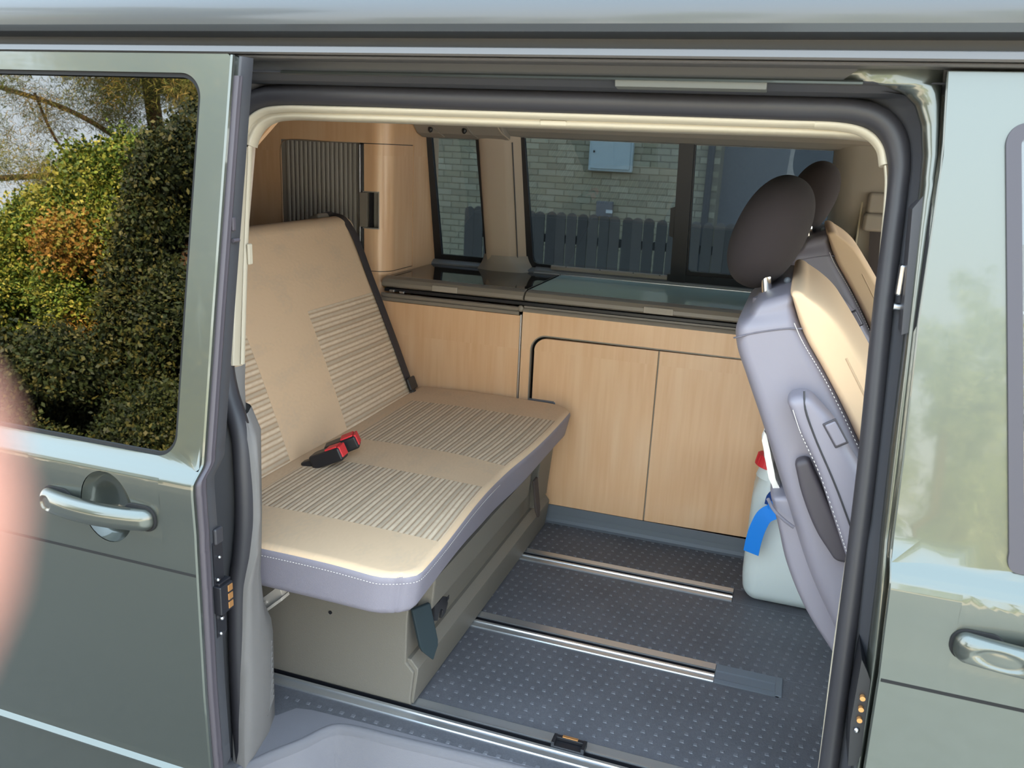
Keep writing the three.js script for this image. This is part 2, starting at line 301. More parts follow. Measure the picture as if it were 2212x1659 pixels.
  mesh('pillar_channel', loft([...py, 1.249].map((y) => { const a = Math.min(sealX(y), 0.16) - 0.012, c = Math.max(chanX(y), a + 0.002); return [[a - 0.01, y, outer(y, 0.11)], [a, y, outer(y, 0.10)], [lerp(a, c, 0.5), y, outer(y, 0.098)], [c, y, outer(y, 0.06)], [c + 0.001, y, outer(y, 0.046)]]; })), M.darkChannel, van);
  mesh('door_pillar', loft(qy.map((y) => { const c = chanX(Math.min(y, 1.2489)), e = edge(y); return [[c, y, outer(y, 0.048)], [c + 0.001, y, outer(y, 0.036)], [lerp(c, e, 0.3), y, outer(y, 0.028)], [lerp(c, e, 0.75), y, outer(y, 0.024)], [e - 0.002, y, outer(y, 0.03)], [e - 0.0005, y, outer(y, 0.06)], [e + 0.03, y, outer(y, 0.06)]]; })), M.paint, van);
  // dark catch in the upper pillar, contact block in the lower one
  const onPillar = (name, pts, off0, off1, mat) => mesh(name, warp(tess(exZ(pts, 0, 1, 0), 0.06), (v) => { v.z = outer(v.y, lerp(off0, off1, v.z)); }), mat, van);
  onPillar('striker_cover', [[0.128, 1.10], [0.139, 1.118], [0.149, 1.108], [0.1565, 0.972], [0.150, 0.953], [0.1365, 0.947]], 0.075, 0.030, M.rubber);
  mesh('striker', [box(0.126, 0.134, 0.99, 1.03, -1.19, -1.172, 0.003), cyl(0.005, 0.005, 0.012).rotateZ(Math.PI / 2).translate(0.133, 0.975, -1.182)], M.screwMetal, van);
  const cb = onPillar('contact_block', [[0.146, 0.535], [0.1545, 0.520], [0.1605, 0.507], [0.1655, 0.395], [0.162, 0.378], [0.152, 0.374], [0.146, 0.44]], 0.09, 0.022, M.blackPlastic);
  for (let i = 0; i < 3; i++) mesh('contact', cyl(0.0035, 0.0035, 0.008, 10).rotateX(Math.PI / 2).translate(0.1545 + i * 0.0005, 0.482 - i * 0.0165, -1.050), M.copper, cb);
  mesh('screw', new THREE.SphereGeometry(0.004, 10, 8).translate(0.1545, 0.432, -1.050), M.screwMetal, cb);

  // handle shared by both doors: a bowed bar over a round bowl
  const bar = (x0, a, d) => warp(softBox(0.212, 0.036, 0.030, 0.0145, [64, 8, 2], 6), (v) => { const t = v.x / 0.106; if (v.z > 0) v.z -= d * smooth(1 - Math.pow((v.x - x0) / a, 2) - Math.pow(v.y / 0.0125, 2), 0, 0.55); v.z += 0.016 * (1 - t * t); v.y *= 1 - 0.08 * t; });
  const bowl = (rx, ry, d) => grid(36, 10, (u, v) => { const a = u * 2 * Math.PI, r = v; return [rx * r * Math.cos(a), ry * r * Math.sin(a), -d * Math.sqrt(Math.max(0, 1 - r * r))]; });
  function doorHandle(parent, x, y, zf, x0, a, d) {
    const z = zf(y), cx = x + 0.016;
    const b = mesh('handle_recess', bowl(0.0495, 0.0585, 0.032).translate(cx, y, z - 0.001), M.paint, parent);
    mesh('door_handle', [bar(x0, a, d).translate(x, y - 0.005, z + 0.003)], M.paint, parent);
    for (const s of [-1, 1]) mesh('handle_gasket', ext(rrect(-0.030, -0.021, 0.030, 0.021, 0.0185), 0.005, 0.001).translate(x + s * 0.0795, y - 0.005, z - 0.002), M.gapBlack, parent);
    return b;
  }
  const withBowl = (x0, x1, y0, y1, cx, cy, zf, e = 0.012) => { const s = rrect(x0, y0, x1, y1, 0.0001), h = new THREE.Path(); h.absellipse(cx, cy, 0.0495, 0.0585, 0, Math.PI * 2, true); s.holes.push(h); const g = tess(new THREE.ShapeGeometry(s, 24), e); return flat(warp(g, (v) => { v.z = zf(v.y); }), 0.5); };

  // sliding door, pushed back along the side
  const XE = -0.792, XB = -1.9, hx = -0.968, hy = 0.594;
  const xe = (y) => XE + 0.004 * smooth(0.66 - y, 0, 0.05) * 0, S = (a, b, f) => skinPanel(() => a, (y) => (b === XE ? xe(y) : b), f[0], f[1], [0.146, 0.51, 0.656, 0.67, 0.13], doorZ, 6);
  const winD = (k) => rrect(-1.75 - k, 0.682 - k, -0.838 + k, 1.2345 + k, 0.036 + k, THREE.Path);
  const topShape = rrect(XB, 0.672, XE, 1.2615, 0.006); topShape.holes.push(winD(0));
  const skins = [S(XB, XE, [-0.45, 0.528]), S(XB, -1.10, [0.528, 0.672]), S(-0.85, XE, [0.528, 0.672]), withBowl(-1.10, -0.85, 0.528, 0.652, hx + 0.016, hy, doorZ), S(-1.10, -0.85, [0.652, 0.672]), skinShape(topShape, doorZ, 0.022)];
  // rounded front edge, top edge and back of the door
  const dy = ys(-0.45, 1.2605, [0.146, 0.51, 0.656]);
  skins.push(loft(dy.map((y) => { const s = doorZ(y); return [[XE, y, s], [XE + 0.0025, y, s - 0.002], [XE + 0.003, y, s - 0.006], [XE + 0.001, y, s - 0.010]]; })));
  skins.push(loft([0, 1].map((k) => [0, 1].map((i) => [i ? XE : XB, 1.2612, doorZ(1.26) - k * 0.055]))));
  const door = mesh('sliding_door', skins.map((g) => flat(g, 0.5)), M.paint, van, 'sliding door standing open, with a dark window');
  mesh('edge_seal', loft(dy.filter((y) => y < 1.25).map((y) => { const s = doorZ(y), k = y > 0.66 ? 0.70 : 0.82; return [[XE + 0.001, y, s - 0.009], [XE + 0.007, y, s - 0.0105], [XE + 0.0085, y, s - 0.018 * k], [XE + 0.006, y, s - 0.021 * k], [XE + 0.0085, y, s - 0.026 * k], [XE + 0.007, y, s - 0.032 * k], [XE, y, s - 0.034 * k]]; })), M.rubberPale, door, 'grey rubber edge of the sliding door');
  mesh('inner_panel', [loft(dy.map((y) => { const s = doorZ(y); return [[XE, y, s - 0.02], [XE + 0.004, y, s - 0.022], [XE + 0.004, y, s - 0.048], [XE - 0.006, y, s - 0.053], [XE - 0.044, y, s - 0.060]]; })), skinShape((() => { const s = rrect(XB, -0.45, XE - 0.03, 1.25, 0.01); s.holes.push(winD(0.012)); return s; })(), (y) => bodyBase(y) + 0.10 - 0.045, 0.015)], M.darkChannel, door);
  mesh('window_seal', skinShape((() => { const s = rrect(-1.75, 0.682, -0.838, 1.2345, 0.036); s.holes.push(rrect(-1.735, 0.6865, -0.8435, 1.2285, 0.032, THREE.Path)); return s; })(), (y) => bodyBase(y) + 0.10 - 0.003, 0.02), M.gapBlack, door);
  mesh('window_pane', skinShape(rrect(-1.74, 0.684, -0.842, 1.228, 0.033), (y) => bodyBase(y) + 0.10 - 0.007, 0.004), M.privacyGlass, door, 'dark window pane that mirrors sunlit trees');
  doorHandle(door, hx, hy, doorZ, -0.084, 0.0145, 0.005);
  mesh('latch_plate', [warp(tess(exZ([[XE, 0.375], [XE + 0.006, 0.39], [XE + 0.006, 0.545], [XE, 0.56]], 0, 1), 0.05), (v) => { v.z = doorZ(0.45) - 0.034 - 0.022 * v.z; }), box(-0.789, -0.774, 0.430, 0.478, -0.990, -0.960, 0.002), box(-0.790, -0.779, 0.478, 0.482, -0.992, -0.964, 0.001)], M.blackPlastic, door);
  for (let i = 0; i < 3; i++) mesh('contact', box(-0.7745, -0.7730, 0.463 - i * 0.0145, 0.474 - i * 0.0145, -0.9885, -0.9775, 0.0006), M.copper, door);
  for (const [y, z, r] of [[0.487, -0.968, 0.0035], [0.418, -0.972, 0.0042], [0.393, -0.968, 0.0035], [0.523, -0.974, 0.003]]) mesh('screw', new THREE.SphereGeometry(r, 12, 8).translate(-0.784, y, z), M.screwMetal, door);
  mesh('rubber_stop', box(-0.789, -0.782, 0.545, 0.572, -0.985, -0.966, 0.008), M.rubber, door);
  mesh('door_catch', [box(-0.79, -0.784, 1.016, 1.036, -1.052, -1.044, 0.002), cyl(0.003, 0.003, 0.014, 12).rotateX(Math.PI / 2).translate(-0.785, 1.002, -1.050)], M.rubberPale, door);

  mesh('seam_shade_strip', box(XB, XE - 0.001, 0.5078, 0.5125, doorZ(0.51) - 0.004, doorZ(0.51) + 0.0006, 0.0004), M.gapBlack, door);  // black strip stands in for the shade inside the sliding door groove
  // front door
  const FX = 1.15, fh = 0.345, fhy = 0.602;
  const F = (a, b, f) => skinPanel(typeof a === 'function' ? a : () => a, () => b, f[0], f[1], [0.16, 0.525, 0.664, 0.68], frontZ, 6);
  const hole = (k, K) => { const p = new (K ?? THREE.Path)(), q = [[0.205 - k, 1.205 + k], [0.75, 1.205 + k], [1.02 + k, 0.692 - k], [0.300 - k, 0.692 - k], [0.287 - k, 0.70]]; p.moveTo(0.2135 - k, 1.18); p.quadraticCurveTo(0.212 - k, 1.207 + k, 0.245, 1.207 + k); p.lineTo(q[1][0], q[1][1]); p.lineTo(q[2][0], q[2][1]); p.lineTo(0.298 - k, 0.690 - k); p.quadraticCurveTo(0.283 - k, 0.690 - k, 0.2845 - k, 0.712); p.lineTo(0.2135 - k, 1.18); return p; };
  const fTop = shapeOf([[edge(0.678), 0.678], [FX, 0.678], [FX, 0.72], [0.80, 1.2615], [edge(1.2615), 1.2615], [0.150, 1.165], [0.151, 0.967], [0.157, 0.80]]); fTop.holes.push(hole(0));
  const bx = fh + 0.0 - 0.016 + 0.032 - 0.016 + 0.0, fb = bx + 0.0;
  const fskins = [F(edge, FX, [-0.45, 0.536]), F(edge, 0.24, [0.536, 0.678]), F(0.50, FX, [0.536, 0.678]), withBowl(0.24, 0.50, 0.536, 0.662, fb + 0.016, fhy, frontZ), F(0.24, 0.50, [0.662, 0.678]), skinShape(fTop, frontZ, 0.022)];
  fskins.push(loft(ys(-0.45, 1.2615, [0.16, 0.525, 0.664]).map((y) => { const s = frontZ(y), x = edge(y); return [[x, y, s], [x - 0.0015, y, s - 0.0015], [x - 0.0015, y, s - 0.008], [x + 0.004, y, s - 0.010], [x + 0.004, y, s - 0.045]]; })));
  const fd = mesh('front_door', fskins.map((g) => flat(g, 0.5)), M.paint, van, 'closed front door');
  mesh('window_seal', skinShape((() => { const s = hole(0, THREE.Shape); s.holes.push(hole(-0.016)); return s; })(), (y) => bodyBase(y) + 0.004, 0.02), M.windowRubber, fd);
  mesh('window_pane', skinShape(hole(-0.008, THREE.Shape), (y) => bodyBase(y) - 0.008, 0.004), M.clearGlass, fd);
  doorHandle(fd, fb, fhy, frontZ, -0.058, 0.031, 0.005);
  mesh('seam_shade_strip', box(0.1685, FX, 0.5228, 0.5275, frontZ(0.525) - 0.004, frontZ(0.525) + 0.0006, 0.0004), M.gapBlack, fd);  // same black strip, painting the shade of the front door groove
  mesh('inner_panel', skinShape((() => { const s = rrect(0.19, -0.4, FX, 0.69, 0.01); return s; })(), (y) => bodyBase(y) - 0.06, 0.015), M.greyTrim, fd);

  // the rest of the shell, which closes the cabin
  mesh('side_panel', [skinPanel(() => -2.4, () => -0.95, -0.45, 1.262, [], (y) => outer(y, 0.03), 4), skinPanel(() => -2.4, () => 1.15, -0.45, 1.262, [], (y) => -3.97 - outer(y, -0.0) * 1, 4)].slice(0, 1), M.paint, van);
  mesh('sill', exX([[-1.03, -0.2], [-1.045, -0.36], [-1.10, -0.40], [-1.30, -0.40], [-1.30, -0.2]], -2.4, 1.5, 0.01), M.paint, van);
  mesh('nose', [exX([[-1.05, -0.4], [-1.05, 0.66], [-2.92, 0.66], [-2.92, -0.4]], 1.45, 1.75, 0.02), exX([[-1.1, 0.60], [-1.1, 0.66], [-2.87, 0.66], [-2.87, 0.60]], 1.15, 1.47, 0.01)], M.paint, van);
  mesh('dashboard', exX([[-1.12, 0.02], [-1.12, 0.58], [-2.85, 0.58], [-2.85, 0.02]], 1.0, 1.42, 0.03), M.liningPlastic, van);
  mesh('windscreen', loft([[[1.45, 0.66, -1.12], [1.45, 0.66, -2.85]], [[0.82, 1.27, -1.22], [0.82, 1.27, -2.75]]]), M.clearGlass, van);
}
// ---------------------------------------------------------------- floor, walls and ceiling of the cabin
const RAIL = [[-1.351, 0.30], [-1.732, -0.0565], [-2.119, -0.0475]];   // near edge, front end
const floor = (() => {
  const mat = [], put = (x0, x1, z0, z1) => mat.push(box(x0, x1, -0.03, 0, z0, z1, 0.0015));
  // mat in strips between the rails; its near edge follows the step
  mat.push(exY([[-1.95, -1.262], [-0.897, -1.263], [-0.872, -1.299], [-0.84, -1.306], [-0.73, -1.311], [-0.52, -1.316], [0.30, -1.331], [0.30, -1.351], [-1.95, -1.351]], -0.03, 0));
  put(-1.95, 1.0, -1.732, -1.426); put(-1.95, 1.0, -2.119, -1.807); put(-1.95, 1.0, -2.44, -2.196);
  put(-0.0555, 1.0, -1.807, -1.732); put(-0.0465, 1.0, -2.196, -2.119); put(0.30, 1.0, -1.426, -1.12);
  const f = struct('floor', mat.map((g) => boxUV(clean(g))), M.floorMat);
  mesh('underfloor', box(-2.35, 1.45, -0.07, -0.031, -2.87, -1.32, 0.004), M.blackPlastic, f);
  // raised studs of the mat
  const stud = warp(new THREE.CylinderGeometry(0.0046, 0.0064, 0.0014, 4, 1).rotateY(Math.PI / 4), () => {});
  const spots = [], r = rng(11), P = 0.0268;
  for (let i = -60; i < 75; i++) for (let j = 0; j < 48; j++) {
    const x = i * P + j * 0.0056, z = -1.322 - j * P * 0.97;
    if (x < -0.92 || x > 0.55 || z < -2.40 || (z > -1.36 && x > 0.29)) continue;
    if (RAIL.some(([zn, xe], k) => x < (k === 1 ? 0.10 : k === 2 ? 0.35 : xe) + 0.006 && z < zn + 0.006 && z > zn - 0.081)) continue;
    if (x < -0.66 && z < -1.40) continue;
    spots.push([x, z, 0.85 + 0.3 * r()]);
  }
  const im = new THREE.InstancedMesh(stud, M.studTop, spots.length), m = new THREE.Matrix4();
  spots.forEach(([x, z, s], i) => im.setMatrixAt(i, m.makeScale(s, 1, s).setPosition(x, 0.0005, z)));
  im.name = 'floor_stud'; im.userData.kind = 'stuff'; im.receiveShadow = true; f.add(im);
  // three rails
  const prof = (zn) => [[0, -0.02], [0, 0.002], [-0.002, 0.0038], [-0.012, 0.0042], [-0.014, 0.0012], [-0.023, 0.0010], [-0.0245, 0.0042], [-0.031, 0.0042], [-0.0315, -0.016], [-0.047, -0.016], [-0.0475, 0.0045], [-0.0495, 0.0042], [-0.0515, 0.0022], [-0.0735, 0.0028], [-0.075, 0.002], [-0.075, -0.02]].map(([z, y]) => [zn + z, y]);
  for (const [zn, xe] of RAIL) { const k = mesh('seat_rail', exX(prof(zn), -1.25, xe), M.railMetal, f, 'aluminium seat rail'); mesh('rail_slot', [box(-1.25, xe - 0.001, -0.0158, -0.008, zn - 0.0468, zn - 0.0317, 0.001), box(-1.25, xe - 0.001, -0.0155, 0.0015, zn - 0.0472, zn - 0.0452, 0.0005), box(-1.25, xe - 0.001, -0.0155, 0.0015, zn - 0.0335, zn - 0.0315, 0.0005)], M.blackPlastic, k); }
  mesh('rail_cover', [exX([[-1.7325, -0.01], [-1.7325, 0.0030], [-1.744, 0.0040], [-1.748, 0.0022], [-1.776, 0.0020], [-1.780, 0.0036], [-1.805, 0.0036], [-1.8065, 0.003], [-1.8065, -0.01]], -0.0555, 0.088, 0.0005), box(0.078, 0.094, -0.005, 0.0042, -1.8065, -1.7325, 0.002)], M.plinthPlastic, f, 'grey plastic cover at the end of the middle rail');
  const stop = mesh('rail_stop', [box(-0.340, -0.333, -0.004, 0.0155, -1.412, -1.383, 0.001), box(-0.279, -0.272, -0.004, 0.0155, -1.412, -1.383, 0.001), box(-0.334, -0.278, -0.004, 0.008, -1.401, -1.383, 0.001), box(-0.334, -0.278, -0.004, 0.0145, -1.412, -1.403, 0.001)], M.blackPlastic, f, 'black stop clipped into the front rail');
  mesh('stop_spring', box(-0.322, -0.29, 0.0145, 0.0162, -1.4115, -1.4045, 0.0006), M.copper, stop);
  // entry step: ledge, rounded lip, riser and tread
  const lip = spline([[-0.878, 0, -1.100], [-0.845, 0, -1.162], [-0.808, 0, -1.217], [-0.785, 0, -1.262], [-0.768, 0, -1.282], [-0.735, 0, -1.2915], [-0.65, 0, -1.2955], [-0.365, 0, -1.311], [0.14, 0, -1.322]], 60);
  const out = lip.map((p, i) => { const a = lip[Math.max(0, i - 1)], b = lip[Math.min(lip.length - 1, i + 1)], d = V(b[0] - a[0], 0, b[2] - a[2]).normalize(); return [-d.z, d.x]; });
  const row = (o, y) => lip.map((p, i) => [p[0] + out[i][0] * o, y, p[2] + out[i][1] * o]);
  const step = mesh('entry_step', [loft([row(-0.006, 0.0005), row(-0.002, 0.0015), row(0.003, 0.0005), row(0.007, -0.006), row(0.009, -0.016), row(0.022, -0.10), row(0.030, -0.145), row(0.045, -0.165), row(0.075, -0.171)]), exY([[-0.9, -1.335], [0.16, -1.335], [0.16, -1.035], [-0.98, -1.035], [-0.98, -1.2]], -0.19, -0.17),
    exY([[-1.0, -1.06], [-0.890, -1.085], ...lip.map((p, i) => [p[0] - out[i][0] * 0.004, p[2] - out[i][1] * 0.004]), [0.14, -1.3275], [-0.52, -1.3160], [-0.73, -1.3112], [-0.84, -1.3062], [-0.872, -1.2992], [-0.897, -1.2632], [-1.0, -1.262]], -0.015, 0.0002)], M.stepPlastic, f, 'grey moulded entry step');
  return f;
})();

{
  // far side of the cabin: lining below, between and above the windows
  const wz = (y) => -2.832 + (y > 0.74 ? 0.215 * (y - 0.74) : 0);
  const put = (name, g, mat, parent) => struct(name, g, mat, parent);
  const strip = (pts, off, t) => flat(warp(tess(exZ(pts, 0, t), 0.06), (v) => { v.z += wz(v.y) + off; }), 0.5);
  const wall = put('wall_left', [box(-2.3, 1.15, -0.05, 0.742, -2.90, -2.842, 0.004), box(-2.3, -1.29, 0.742, 1.28, -2.90, -2.86, 0.004)], M.liningPlastic);
  // window openings (x0, x1 at the bottom and at the top)
  const sill = put('trim_8', [exX([[-2.842, 0.70], [-2.79, 0.722], [-2.795, 0.742], [-2.815, 0.752], [-2.842, 0.752]], -1.25, -0.862), exX([[-2.842, 0.70], [-2.806, 0.722], [-2.808, 0.746], [-2.822, 0.756], [-2.842, 0.756]], -0.862, 0.40)], M.plinthPlastic);
  mesh('sill_rail', [exX([[-2.812, 0.752], [-2.811, 0.762], [-2.815, 0.766], [-2.825, 0.766], [-2.83, 0.752]], -0.805, -0.385, 0.001)], M.liningPlastic, sill);
  for (const x of [-0.75, -0.63, -0.515, -0.425]) mesh('screw', new THREE.SphereGeometry(0.0025, 8, 6).translate(x, 0.764, -2.814), M.blackPlastic, sill);
  // pillar between the two windows: front face, warm right-hand flank, foot
  const pil = struct('trim_5', loft(ys(0.752, 1.20, [], 0.03).map((y) => { const k = (y - 0.752) / 0.45, z = wz(y); return [[-1.040 - 0.012 * k, y, z - 0.01], [-1.036 - 0.012 * k, y, z + 0.035], [-1.026 - 0.012 * k, y, z + 0.052], [-1.0 - 0.010 * k, y, z + 0.058], [-0.950 - 0.006 * k, y, z + 0.054], [-0.936 - 0.008 * k, y, z + 0.045], [-0.898 - 0.014 * k, y, z + 0.012], [-0.888 - 0.014 * k, y, z - 0.01]]; })), M.liningCloth);
  mesh('pillar_joint', tube([[-0.920, 0.775, wz(0.775) + 0.034], [-0.924, 0.97, wz(0.97) + 0.034], [-0.929, 1.17, wz(1.17) + 0.034]], 0.0022, 20, 6), M.darkChannel, pil);
  mesh('pillar_foot', loft([[0.790, 0], [0.775, 0.003], [0.757, 0.010], [0.735, 0.022]].map(([y, o]) => { const z = wz(y); return [[-1.047 - o, y, z - 0.01], [-1.043 - o, y, z + 0.037 + o], [-1.0, y, z + 0.061 + o], [-0.950 + o, y, z + 0.057 + o], [-0.935 + o * 2, y, z + 0.048 + o], [-0.895 + o * 1.5, y, z + 0.013], [-0.885 + o, y, z - 0.01]]; })), M.liningPlastic, pil);
  // pillar at the front end of the wall with the belt's height adjuster
  const fp = struct('trim_6', loft(ys(0.3, 1.24, [], 0.04).map((y) => { const z = wz(y), k = (y - 0.75) * 0.05; return [[0.085 - k, y, z - 0.01], [0.088 - k, y, z + 0.02], [0.11 - k, y, z + 0.045], [0.15 - k, y, z + 0.06], [0.30, y, z + 0.062], [0.42, y, z + 0.04]]; })), M.liningPlastic);
  // header above the windows
  const head = struct('trim_7', [exX([[-2.72, 1.262], [-2.60, 1.262], [-2.665, 1.205], [-2.70, 1.190], [-2.742, 1.186], [-2.75, 1.20]], -0.935, 0.42), exX([[-2.80, 1.19], [-2.80, 1.265], [-2.70, 1.265], [-2.735, 1.186]], -1.245, 0.42)], M.liningPlastic);
  mesh('header_cassette', [exX([[-2.76, 1.262], [-2.60, 1.262], [-2.618, 1.215], [-2.650, 1.188], [-2.69, 1.176], [-2.74, 1.174]], -1.248, -0.935, 0.004)], M.liningPlastic, head, 'rounded header above the small window');
  for (const x of [-1.19, -1.07]) { mesh('header_knob', [new THREE.SphereGeometry(0.0085, 14, 10).scale(1, 1.3, 0.8).translate(x, 1.200, -2.632)], M.blackPlastic, head); mesh('header_rib', tube([[x + 0.012, 1.215, -2.616], [x + 0.020, 1.196, -2.638], [x + 0.032, 1.179, -2.675]], 0.0022, 12, 6), M.liningPlastic, head); }
  mesh('header_rib', tube([[-0.955, 1.225, -2.612], [-0.945, 1.2, -2.632], [-0.93, 1.179, -2.675]], 0.0025, 12, 6), M.liningCloth, head);

  // windows
  const framed = (n, pts, inner, mat = M.blackPlastic, r = 0) => {
    const g = new THREE.Group(); g.name = 'window_' + n; g.userData.kind = 'structure'; scene.add(g);
    const s = shapeOf(pts); s.holes.push(new THREE.Path(inner.map((p) => new THREE.Vector2(...p))));
    mesh('window_frame', flat(warp(tess(ext(s, 0.018), 0.06), (v) => { v.z += wz(v.y) - 0.012; }), 0.5), mat, g);
    mesh('window_pane', flat(warp(tess(ext(shapeOf(inner.map(([x, y]) => [x, y])), 0.003), 0.08), (v) => { v.z += wz(v.y) - 0.006; }), 0.5), M.tintedGlass, g);
    return g;
  };
  framed(1, [[-1.262, 0.742], [-1.030, 0.742], [-1.050, 1.195], [-1.30, 1.195]], [[-1.222, 0.770], [-1.052, 0.770], [-1.070, 1.19], [-1.232, 1.19]]);
  framed(2, [[-0.892, 0.742], [-0.385, 0.742], [-0.385, 1.195], [-0.932, 1.195]], [[-0.868, 0.772], [-0.855, 0.766], [-0.388, 0.760], [-0.388, 1.19], [-0.897, 1.19], [-0.873, 0.785]]);
  const w3 = framed(3, [[-0.390, 0.735], [0.14, 0.735], [0.14, 1.195], [-0.390, 1.195]], [[-0.335, 0.792], [-0.325, 0.786], [0.085, 0.786], [0.085, 1.187], [-0.338, 1.187]]);
  mesh('window_latch', [flat(warp(tess(exZ([[-0.402, 0.90], [-0.386, 0.895], [-0.386, 0.995], [-0.402, 0.99]], 0, 0.02), 0.05), (v) => { v.z += wz(v.y); }), 0.5)], M.blackPlastic, w3);
  mesh('slide_frame', [flat(warp(tess(exZ([[-0.390, 0.742], [-0.340, 0.742], [-0.342, 1.19], [-0.387, 1.19]], 0, 0.016), 0.06), (v) => { v.z += wz(v.y) + 0.004; }), 0.5), flat(warp(tess(exZ([[-0.40, 0.742], [0.10, 0.742], [0.10, 0.776], [-0.40, 0.772]], 0, 0.014), 0.06), (v) => { v.z += wz(v.y) + 0.004; }), 0.5)], M.blackPlastic, w3);

  // ceiling, rear and near walls
  struct('ceiling', [box(-2.3, 0.86, 1.262, 1.29, -2.76, -1.21, 0.004)], M.liningCloth);
  struct('wall_rear', [box(-2.36, -2.3, -0.05, 1.28, -2.86, -1.09, 0.004)], M.liningPlastic);
  struct('wall_right', [flat(warp(tess(exZ([[-2.3, -0.02], [-0.97, -0.02], [-0.97, 0.70], [-0.93, 0.79], [-0.925, 1.25], [-2.3, 1.25]], 0, 0.02), 0.1), (v) => { v.z += outer(v.y, 0.145) - 0.02; }), 0.5)], M.liningCloth);

  // trims round the opening
  const P = (l, off) => l.map(([x, y]) => [x, y, outer(y, off)]);
  const outerPath = spline(P([[-0.916, 1.135], [-0.914, 1.15], [-0.901, 1.174], [-0.876, 1.191], [-0.842, 1.197], [-0.75, 1.1985], [-0.268, 1.2], [0.0, 1.2]], 0.108), 70);
  const innerPath = spline(P([[-0.907, 1.135], [-0.903, 1.150], [-0.890, 1.170], [-0.868, 1.182], [-0.84, 1.1865], [-0.75, 1.1875], [-0.268, 1.189], [0.02, 1.19], [0.055, 1.189], [0.078, 1.187]], 0.124), 70);
  const t1 = struct('trim_1', [sweep(outerPath, circle(0.0055, 0.012, 10), sideNormal)], M.cream);
  mesh('cover_cap', sweep(spline(P([[0.0, 1.2], [0.03, 1.199], [0.055, 1.195], [0.075, 1.185], [0.088, 1.170], [0.094, 1.150]], 0.108), 24), circle(0.0062, 0.012, 10), sideNormal), M.cream, t1);
  mesh('inner_moulding', [sweep(innerPath, [[-0.0075, -0.012], [0.005, -0.012], [0.005, 0.008], [0, 0.010], [-0.0035, 0.008], [-0.0045, 0.011], [-0.007, 0.010]], sideNormal)], M.cream, t1);
  mesh('moulding_clip', softBox(0.042, 0.0085, 0.006, 0.0028, [4, 2, 2], 3).translate(-0.372, 1.190, outer(1.19, 0.116)), M.cream, t1);
  const t2 = struct('trim_2', [sweep(spline(P([[-0.8955, 0.768], [-0.904, 0.95], [-0.9115, 1.134]], 0.109), 20), [[-0.0045, -0.014], [0.0045, -0.014], [0.0055, 0.010], [0.004, 0.013], [-0.004, 0.013], [-0.006, 0.010]], sideNormal)], M.cream);
  mesh('edge_bead', sweep(spline(P([[-0.889, 0.768], [-0.8985, 0.95], [-0.906, 1.134]], 0.121), 20), circle(0.0022, 0.006, 8), sideNormal), M.cream, t2);
  mesh('grab_clip', softBox(0.005, 0.036, 0.012, 0.0023, [2, 6, 3], 3).translate(-0.8935, 0.955, -1.232), M.cream, t2);
  struct('trim_3', [sweep(spline(P([[0.0955, 1.15], [0.1000, 1.125], [0.1085, 0.968], [0.1175, 0.76], [0.1200, 0.5], [0.1268, 0.3], [0.135, 0], [0.139, -0.1]], 0.104), 50), circle(0.0020, 0.006, 8), sideNormal)], M.cream);
  // grey trim over the wheel arch, left of the step
  const g4 = [[-0.01, -0.864, -1.112, -0.874, -1.172, -0.900, -1.263], [0.10, -0.860, -1.112, -0.866, -1.172, -0.898, -1.263], [0.20, -0.856, -1.114, -0.862, -1.172, -0.896, -1.262], [0.235, -0.856, -1.116, -0.862, -1.172, -0.892, -1.252], [0.30, -0.852, -1.118, -0.861, -1.170, -0.874, -1.205], [0.38, -0.845, -1.118, -0.860, -1.170, -0.868, -1.19], [0.44, -0.828, -1.122, -0.851, -1.170, -0.86, -1.18], [0.51, -0.820, -1.126, -0.8495, -1.171, -0.858, -1.185], [0.60, -0.822, -1.128, -0.850, -1.175, -0.859, -1.19], [0.655, -0.834, -1.134, -0.856, -1.188, -0.866, -1.20], [0.69, -0.858, -1.150, -0.880, -1.196, -0.89, -1.21]];
  const arch = struct('trim_4', [loft(g4.map(([y, x0, z0, x1, z1, x2, z2]) => [[x0 - 0.03, y, z0 - 0.005], [x0, y, z0], [lerp(x0, x1, 0.5) + 0.003, y, lerp(z0, z1, 0.5)], [x1 + 0.002, y, z1], [lerp(x1, x2, 0.5) + 0.006, y, lerp(z1, z2, 0.5) + 0.003], [x2, y, z2], [x2 - 0.03, y, z2 - 0.015], [x2 - 0.10, y, z2 - 0.02]]))], M.greyTrim);
  for (let i = 0; i < 11; i++) { const y = 0.052 + i * 0.0125; mesh('vent_rib', tube([[-0.8785, y - 0.006, -1.205], [-0.884, y, -1.224], [-0.8905, y + 0.006 + 0.004, -1.246]], 0.0036, 8, 5), M.greyTrim, arch); }
  mesh('trim_collar', loft([[0.685, 0.004], [0.70, 0.002], [0.73, 0.0005], [0.765, 0]].map(([y, o]) => { const x = table([[0.685, -0.884], [0.72, -0.8905], [0.765, -0.8925]])(y), z = outer(y, 0.11); return [[x - 0.03, y, z + 0.012], [x - 0.012, y, z + 0.014], [x - 0.003 + o, y, z + 0.008], [x + 0.001 + o, y, z - 0.012], [x - 0.004, y, z - 0.03]]; })), M.greyTrim, arch);
}
